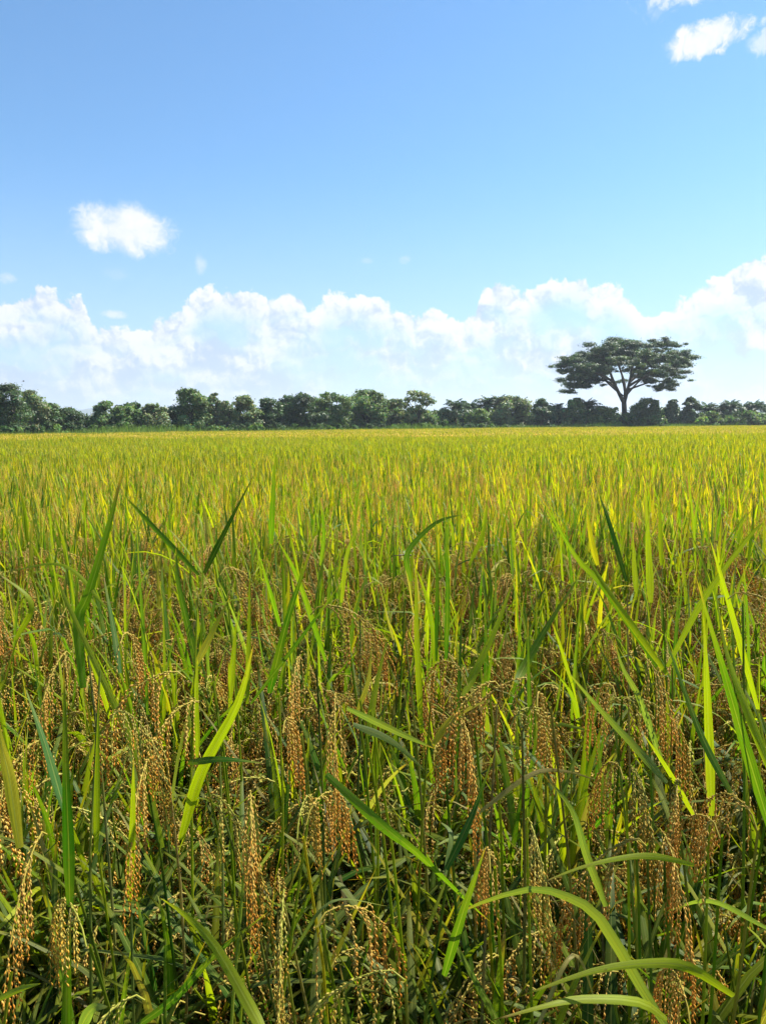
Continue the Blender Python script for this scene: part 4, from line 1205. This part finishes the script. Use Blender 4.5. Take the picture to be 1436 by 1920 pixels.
gp = np.random.default_rng(2024)
near = hill_grid(0.78, 6.4, 0.178, lambda y: 0.52 * y * 1.35 + 1.1, gp)
hx = np.array(HERO_XY)
dist_h = np.sqrt(((near[:, None, :] - hx[None, :, :]) ** 2).sum(2)).min(1)
gapc = at(1120, 1470, 1.12)     # the dark gap among the ears at the right
near = near[(dist_h > 0.095) & (near[:, 1] > 0.74) & (((near - np.array([[gapc.x, gapc.y]])) ** 2).sum(1) > 0.17 ** 2)]
vis = np.array([in_view(x, y, 0.20) for x, y in near])
order = np.argsort(near[:, 1])
singles = []; rest_near = []
for i in order:
    if vis[i] and len(singles) + len(ROOTS) < N_SINGLE: singles.append(near[i])
    else: rest_near.append(near[i])
Y_SINGLE = max(p[1] for p in singles)


def build_singles():
    for (x, y) in singles:
        side = 'left edge' if x < -0.31 * y else ('left half' if x < -0.07 * y else ('middle' if x < 0.12 * y else ('right half' if x < 0.33 * y else 'right edge')))
        if y < 1.6: row = 'nearest crowded row'; tall = 0.88
        elif y < 2.1: row = 'second band of rows'; tall = 0.95
        elif y < 2.7: row = 'third band of rows'; tall = 0.95
        elif y < 3.3: row = 'fourth band of rows'; tall = 1.0
        else: row = 'fifth band of rows'; tall = 1.0
        lab = 'ripe rice plant with drooping ears at the ' + side + ', ' + row
        if y < 1.2: tall = 0.70
        rice_plant(x, y, gp, lab, 'rice plants of the near field', tall * (0.94 + 0.12 * gp.random()), 7 if y < 2.2 else 6)


build_singles()


# ------------------------------------------------------------------ rice: the rest of the field, one mass
def field_clump(seed, lod):
    g = np.random.default_rng(seed); ge = Geo()
    lw = (1.3, 2.2, 4.2, 3.6, 0.8, 0.5)
    if lod == 0:
        thicket_into(ge, g, 16, 7, 0.72, 0.07, False, 4, 1.1)
        for i in range(8):
            a = g.random() * 6.283; lean = 0.04 + 0.16 * g.random(); h = 0.72 + 0.20 * g.random()
            tip = np.array([lean * h * math.cos(a), lean * h * math.sin(a), h])
            b = 0.85 + 0.3 * g.random()
            panicle_into(ge, seed * 10 + i, 9, 13, 0.0090, 0.0034, 1, 0, 0.9 + 0.3 * g.random(), tip, a + 0.6 * g.normal(), 2.5 + 0.4 * g.random(), False)
            for rep in range(2 if i < 5 else 1):
                th1 = 0.15 + 0.5 * g.random() if g.random() < 0.75 else 1.0 + 1.2 * g.random()
                P, sdv = blade_path(0.20 + 0.18 * g.random(), 0.03 + 0.35 * g.random(), th1, 1.5, 6, a + 1.2 * g.normal())
                f = (0.84 if rep == 0 else 0.6) + 0.1 * g.random()
                V, Fc, t, u = ribbon_vf(P + tip * f, 0.011 + 0.007 * g.random(), sdv, 0.22); ge.put(V, Fc, t, u, pick_col(g, lw), 0)
    elif lod == 1:
        R0 = 0.24
        for i in range(60):
            a = g.random() * 6.283; r0 = R0 * math.sqrt(g.random()); z = 0.48 + 0.34 * g.random()
            th1 = 0.15 + 0.5 * g.random() if g.random() < 0.75 else 1.0 + 1.2 * g.random()
            P, sdv = blade_path(0.18 + 0.18 * g.random(), 0.05 + 0.4 * g.random(), th1, 1.5, 5, g.random() * 6.283)
            V, Fc, t, u = ribbon_vf(P + np.array([r0 * math.cos(a), r0 * math.sin(a), z]), 0.013 + 0.008 * g.random(), sdv, 0.2, False)
            ge.put(V, Fc, t, u, pick_col(g, lw), 0)
        for i in range(20):
            a = g.random() * 6.283; r0 = R0 * math.sqrt(g.random()); z = 0.70 + 0.18 * g.random()
            panicle_into(ge, seed * 50 + i, 6, 5, 0.020, 0.0075, 1, 0, 1.0 + 0.2 * g.random(), (r0 * math.cos(a), r0 * math.sin(a), z), g.random() * 6.283, 2.6, False)
        for i in range(24):
            a = g.random() * 6.283; r0 = R0 * math.sqrt(g.random())
            P, sdv = blade_path(0.7, 0.05, 0.3, 1.2, 3, g.random() * 6.283)
            V, Fc, t, u = ribbon_vf(P + np.array([r0 * math.cos(a), r0 * math.sin(a), 0]), 0.016, sdv, 0.2, False); ge.put(V, Fc, t * 0.5, u, pick_col(g, (2, 3, 3, 1, 2, 1)), 0)
    else:
        R0 = 0.60
        for i in range(95):
            a = g.random() * 6.283; r0 = R0 * math.sqrt(g.random()); z = 0.50 + 0.34 * g.random()
            P, sdv = blade_path(0.18 + 0.16 * g.random(), 0.05 + 0.4 * g.random(), 0.2 + 0.9 * g.random(), 1.4, 4, g.random() * 6.283)
            V, Fc, t, u = ribbon_vf(P + np.array([r0 * math.cos(a), r0 * math.sin(a), z]), 0.019 + 0.012 * g.random(), sdv, 0.2, False)
            ge.put(V, Fc, t, u, pick_col(g, (0.5, 1.5, 4.2, 4.6, 1.2, 0.6)), 0)
        for i in range(48):
            a = g.random() * 6.283; r0 = R0 * math.sqrt(g.random()); z = 0.74 + 0.18 * g.random()
            P, sdv = blade_path(0.22, 0.5 + 0.3 * g.random(), 2.8, 0.9, 4, g.random() * 6.283)
            pr = np.array([0.3, 0.9, 1.0, 0.5])
            V, Fc, t, u = ribbon_vf(P + np.array([r0 * math.cos(a), r0 * math.sin(a), z]), 0.035, sdv, 0.3, True, pr); ge.put(V, Fc, t * 0.5, g.random(), (1, 1, 1), 1)
        for i in range(40):
            a = g.random() * 6.283; r0 = R0 * math.sqrt(g.random())
            P, sdv = blade_path(0.7, 0.05, 0.3, 1.2, 2, g.random() * 6.283)
            V, Fc, t, u = ribbon_vf(P + np.array([r0 * math.cos(a), r0 * math.sin(a), 0]), 0.03, sdv, 0.2, False); ge.put(V, Fc, t * 0.5, u, pick_col(g, (2, 3, 3, 1, 2, 1)), 0)
    return ge.mesh('rice_clump', [LEAF_F, GRAIN_F])


def build_field():
    g = np.random.default_rng(77)
    nv = [5, 4, 4]
    protos = []
    for lod in range(3):
        for v in range(nv[lod]):
            protos.append(bpy.data.objects.new('rice_clump', field_clump(5000 + lod * 100 + v, lod)))   # never linked: a mesh source only
    off = [0, nv[0], nv[0] + nv[1]]
    Q = []; I = []
    L0 = [tuple(p) for p in rest_near]
    L0 += [tuple(p) for p in hill_grid(6.4, 15.0, 0.205, lambda y: 0.52 * y * 1.3 + 1.1, g)]
    for p in L0: Q.append(p); I.append(off[0] + int(g.integers(0, nv[0])))
    L1 = hill_grid(15.0, 38.0, 0.36, lambda y: 0.52 * y * 1.25 + 1.5, g, 0.38)
    for p in L1: Q.append(tuple(p)); I.append(off[1] + int(g.integers(0, nv[1])))
    L2 = hill_grid(38.0, 175.0, 0.80, lambda y: 0.52 * y * 1.22 + 2, g, 0.40)
    for p in L2: Q.append(tuple(p)); I.append(off[2] + int(g.integers(0, nv[2])))
    Q = np.array(Q); I = np.array(I)
    keep = Q[:, 1] < edge_y(Q[:, 0]) - 0.3
    Q = Q[keep]; I = I[keep]; n = len(Q)
    # slow drift of height and ripeness over the field
    hz = 1 + 0.035 * np.sin(Q[:, 0] * 0.23 + 1) * np.sin(Q[:, 1] * 0.17) + 0.03 * np.sin(Q[:, 0] * 0.9 + Q[:, 1] * 0.6)
    sc = hz * (0.93 + 0.12 * g.random(n))
    ripe = 0.5 + 0.28 * np.sin(Q[:, 0] * 0.31 + 2 * np.sin(Q[:, 1] * 0.07)) * np.sin(Q[:, 1] * 0.21 + 0.6) + 0.22 * g.normal(size=n)
    ripe = np.clip(ripe, 0, 1)[:, None]
    tint = (1 - ripe) * np.array([[1.20, 1.21, 1.05]]) + ripe * np.array([[1.34, 1.22, 1.05]])
    tint *= (0.9 + 0.2 * g.random(n))[:, None]
    me = bpy.data.meshes.new('rice_field')
    me.vertices.add(n)
    V = np.zeros((n, 3), np.float32); V[:, :2] = Q; me.vertices.foreach_set('co', V.ravel())
    a = me.attributes.new('idx', 'INT', 'POINT'); a.data.foreach_set('value', I.astype(np.int32))
    a = me.attributes.new('rot', 'FLOAT_VECTOR', 'POINT'); rv = np.zeros((n, 3), np.float32); rv[:, 2] = g.random(n) * 6.283; rv[:, 0] = g.normal(size=n) * 0.04; rv[:, 1] = g.normal(size=n) * 0.04
    a.data.foreach_set('vector', rv.ravel())
    a = me.attributes.new('scl', 'FLOAT', 'POINT'); a.data.foreach_set('value', sc.astype(np.float32))
    a = me.attributes.new('tint', 'FLOAT_COLOR', 'POINT'); c4 = np.ones((n, 4), np.float32); c4[:, :3] = tint; a.data.foreach_set('color', c4.ravel())
    o = add('rice_field', me)
    tag(o, 'yellow-green ripening rice filling the field away to the treeline', 'rice field', kind='stuff')
    ng = bpy.data.node_groups.new('rice_scatter', 'GeometryNodeTree')
    ng.interface.new_socket('Geometry', in_out='INPUT', socket_type='NodeSocketGeometry')
    ng.interface.new_socket('Geometry', in_out='OUTPUT', socket_type='NodeSocketGeometry')
    N = ng.nodes; Lk = ng.links
    gi = N.new('NodeGroupInput'); go = N.new('NodeGroupOutput'); jn = N.new('GeometryNodeJoinGeometry')
    m2p = N.new('GeometryNodeMeshToPoints'); Lk.new(gi.outputs[0], m2p.inputs[0])

    def named(name, ty):
        nd = N.new('GeometryNodeInputNamedAttribute'); nd.data_type = ty; nd.inputs[0].default_value = name
        return [s for s in nd.outputs if s.enabled and s.name == 'Attribute'][0]
    idx = named('idx', 'INT'); rot = named('rot', 'FLOAT_VECTOR'); scl = named('scl', 'FLOAT')
    for k, po in enumerate(protos):
        oi = N.new('GeometryNodeObjectInfo'); oi.inputs['Object'].default_value = po; oi.inputs['As Instance'].default_value = False
        cmp_ = N.new('FunctionNodeCompare'); cmp_.data_type = 'INT'; cmp_.operation = 'EQUAL'
        ins = [s for s in cmp_.inputs if s.enabled]
        Lk.new(idx, ins[0]); ins[1].default_value = k
        ip = N.new('GeometryNodeInstanceOnPoints')
        Lk.new(m2p.outputs[0], ip.inputs['Points']); Lk.new(oi.outputs['Geometry'], ip.inputs['Instance']); Lk.new(cmp_.outputs[0], ip.inputs['Selection'])
        Lk.new(rot, ip.inputs['Rotation']); Lk.new(scl, ip.inputs['Scale'])
        Lk.new(ip.outputs[0], jn.inputs[0])
    Lk.new(jn.outputs[0], go.inputs[0])
    md = o.modifiers.new('scatter', 'NODES'); md.node_group = ng
    print('field instances', n)


build_field()


# ------------------------------------------------------------------ small animals
def plain_mat(name, col, rough=0.5, trans=0.0):
    m, T, out = new_mat(name)
    pos = T.node('ShaderNodeTexCoord').outputs['Object']
    c = T.mix(T.step(T.noise(pos, 180, 3, 0.6), 0.35, 0.65), rgb(*[v * 0.7 for v in col]), rgb(*[v * 1.2 for v in col]))
    if trans:
        p = T.node('ShaderNodeBsdfPrincipled'); T.put(p.inputs['Base Color'], c); p.inputs['Roughness'].default_value = rough
        p.inputs['Alpha'].default_value = 1 - trans; T.l.new(p.outputs[0], out.inputs[0])
    else:
        leafy(T, out, c, 0.02, rough, 0.4, (1, 1, 1))
    return m


def body_of_revolution(prof, sides=8, axis='x'):
    P = np.array([(a, 0, b) for a, b, r in prof], float)
    return tube_vf(P, np.array([r for a, b, r in prof]), sides)


def build_dragonfly():
    Y = 1.58; p = at(757, 1041, Y)
    root = add('dragonfly', None, loc=p, rot=(0, 0, R(-14))); tag(root, 'small brown dragonfly perched on a bent rice blade in the centre', 'dragonfly')
    m = plain_mat('dragonfly_body', (0.10, 0.045, 0.02)); mw = plain_mat('dragonfly_wing', (0.5, 0.42, 0.25), 0.25, 0.85)
    k = 1.0
    prof = [(-0.0235, -0.002, 0.0004), (-0.0225, -0.0018, 0.0009), (-0.015, -0.0010, 0.0009), (-0.006, 0, 0.0010), (-0.001, 0.0005, 0.0014), (0.002, 0.0012, 0.0026), (0.006, 0.0014, 0.0031), (0.0095, 0.0010, 0.0024),
            (0.0110, 0.0006, 0.0010), (0.0122, 0.0004, 0.0020), (0.0142, 0.0002, 0.0024), (0.0160, 0, 0.0017), (0.0168, -0.0002, 0.0003)]
    V, Fc, _ = body_of_revolution(prof, 9); add('body', mesh_from('body', V, Fc, None, [m]), root)
    for sx in (1, -1):
        for fo in (0, 1):
            L = 0.029; n = 7; t = np.linspace(0, 1, n); w = np.array([0.15, 0.6, 0.85, 1, 1, 0.8, 0.15]) * (0.0032 if fo else 0.0042)
            x0 = 0.006 - 0.004 * (1 - fo)
            c = np.stack([x0 + (0.010 if fo else -0.006) * t, sx * L * t, 0.003 + 0.004 * t * (1 if fo else 0.5)], 1)
            V = np.concatenate([c + np.stack([w, 0 * w, 0 * w], 1), c - np.stack([w, 0 * w, 0 * w], 1)])
            V = np.concatenate([V, V + np.array([0, 0, 0.00012])])
            Fc = [(i, i + 1, n + i + 1, n + i) for i in range(n - 1)] + [(2 * n + i, 3 * n + i, 3 * n + i + 1, 2 * n + i + 1) for i in range(n - 1)]
            add('wing', mesh_from('wing', V, Fc, None, [mw]), root)
        for j, xo in enumerate((0.003, 0.006, 0.009)):
            P = np.array([(xo, sx * 0.001, -0.001), (xo + 0.002 * (j - 1), sx * 0.004, -0.0035), (xo + 0.003 * (j - 1), sx * 0.0035, -0.009)])
            tv = tube_vf(P, 0.0003, 4); add('leg', mesh_from('leg', tv[0], tv[1], None, [m]), root)


def build_bird():
    Y = 62.0; p = at(45, 715, Y)
    g = Geo()
    prof = [(-0.13, 0, 0.004), (-0.08, 0, 0.012), (-0.04, 0, 0.024), (0.0, 0.002, 0.030), (0.035, 0.004, 0.026), (0.055, 0.010, 0.018), (0.070, 0.014, 0.018), (0.084, 0.013, 0.012), (0.100, 0.008, 0.002)]
    V, Fc, t = body_of_revolution(prof, 10); g.put(V, Fc, t, 0, (1, 1, 1))
    for sx in (1, -1):
        t = np.linspace(0, 1, 7)
        C = np.stack([0.02 - 0.05 * t ** 2, sx * (0.01 + 0.14 * t), 0.012 + 0.085 * t ** 0.8 - 0.03 * t ** 2], 1)
        w = 0.085 * (1 - 0.75 * t ** 1.3)
        V = np.concatenate([C + np.stack([w * 0.4, 0 * w, 0 * w], 1), C - np.stack([w * 0.6, 0 * w, 0.004 + 0 * w], 1), C + np.stack([w * 0.1, 0 * w, 0.006 * (1 - t)], 1)])
        F2 = []
        for i in range(6):
            for a, b in ((0, 2), (2, 1), (1, 0)):
                A, B = a * 7 + i, b * 7 + i; F2 += [(A, B, B + 1), (A, B + 1, A + 1)]
        g.put(V, F2, 0.5, 0, (1, 1, 1))
    V = [(-0.09, 0.012, 0), (-0.09, -0.012, 0), (-0.18, -0.028, -0.004), (-0.165, 0, 0), (-0.18, 0.028, -0.004), (-0.12, 0, 0.006)]
    g.put(V, [(0, 5, 4), (5, 3, 4), (5, 2, 3), (5, 1, 2), (0, 1, 5), (0, 4, 3), (0, 3, 1), (1, 3, 2)], 0.5, 0, (1, 1, 1))
    o = add('bird', g.mesh('bird', [plain_mat('bird_feathers', (0.03, 0.028, 0.025), 0.7)]), None, p, (R(18), R(-10), R(35)))
    tag(o, 'tiny dark bird in flight above the left trees', 'bird')


build_dragonfly()
build_bird()


# ------------------------------------------------------------------ haze: the air over the plain
def build_haze():
    x0, x1, y0, y1, z0, z1 = -6000, 6000, -400, 4600, -3, 135
    V = [(x, y, z) for z in (z0, z1) for y in (y0, y1) for x in (x0, x1)]
    Fc = [(0, 2, 3, 1), (4, 5, 7, 6), (0, 1, 5, 4), (2, 6, 7, 3), (0, 4, 6, 2), (1, 3, 7, 5)]
    m = bpy.data.materials.new('air'); m.use_nodes = True
    T = NT(m.node_tree); T.n.clear(); out = T.node('ShaderNodeOutputMaterial'); v = T.node('ShaderNodeVolumePrincipled')
    v.inputs['Color'].default_value = rgb(0.80, 0.90, 1.0); v.inputs['Density'].default_value = 0.00034
    v.inputs['Anisotropy'].default_value = 0.2
    T.l.new(v.outputs[0], out.inputs['Volume'])
    o = add('haze', mesh_from('haze', V, Fc, None, [m], False)); o.display_type = 'WIRE'
    tag(o, 'thin pale air softening the far trees and hills', 'haze', kind='stuff')


build_haze()
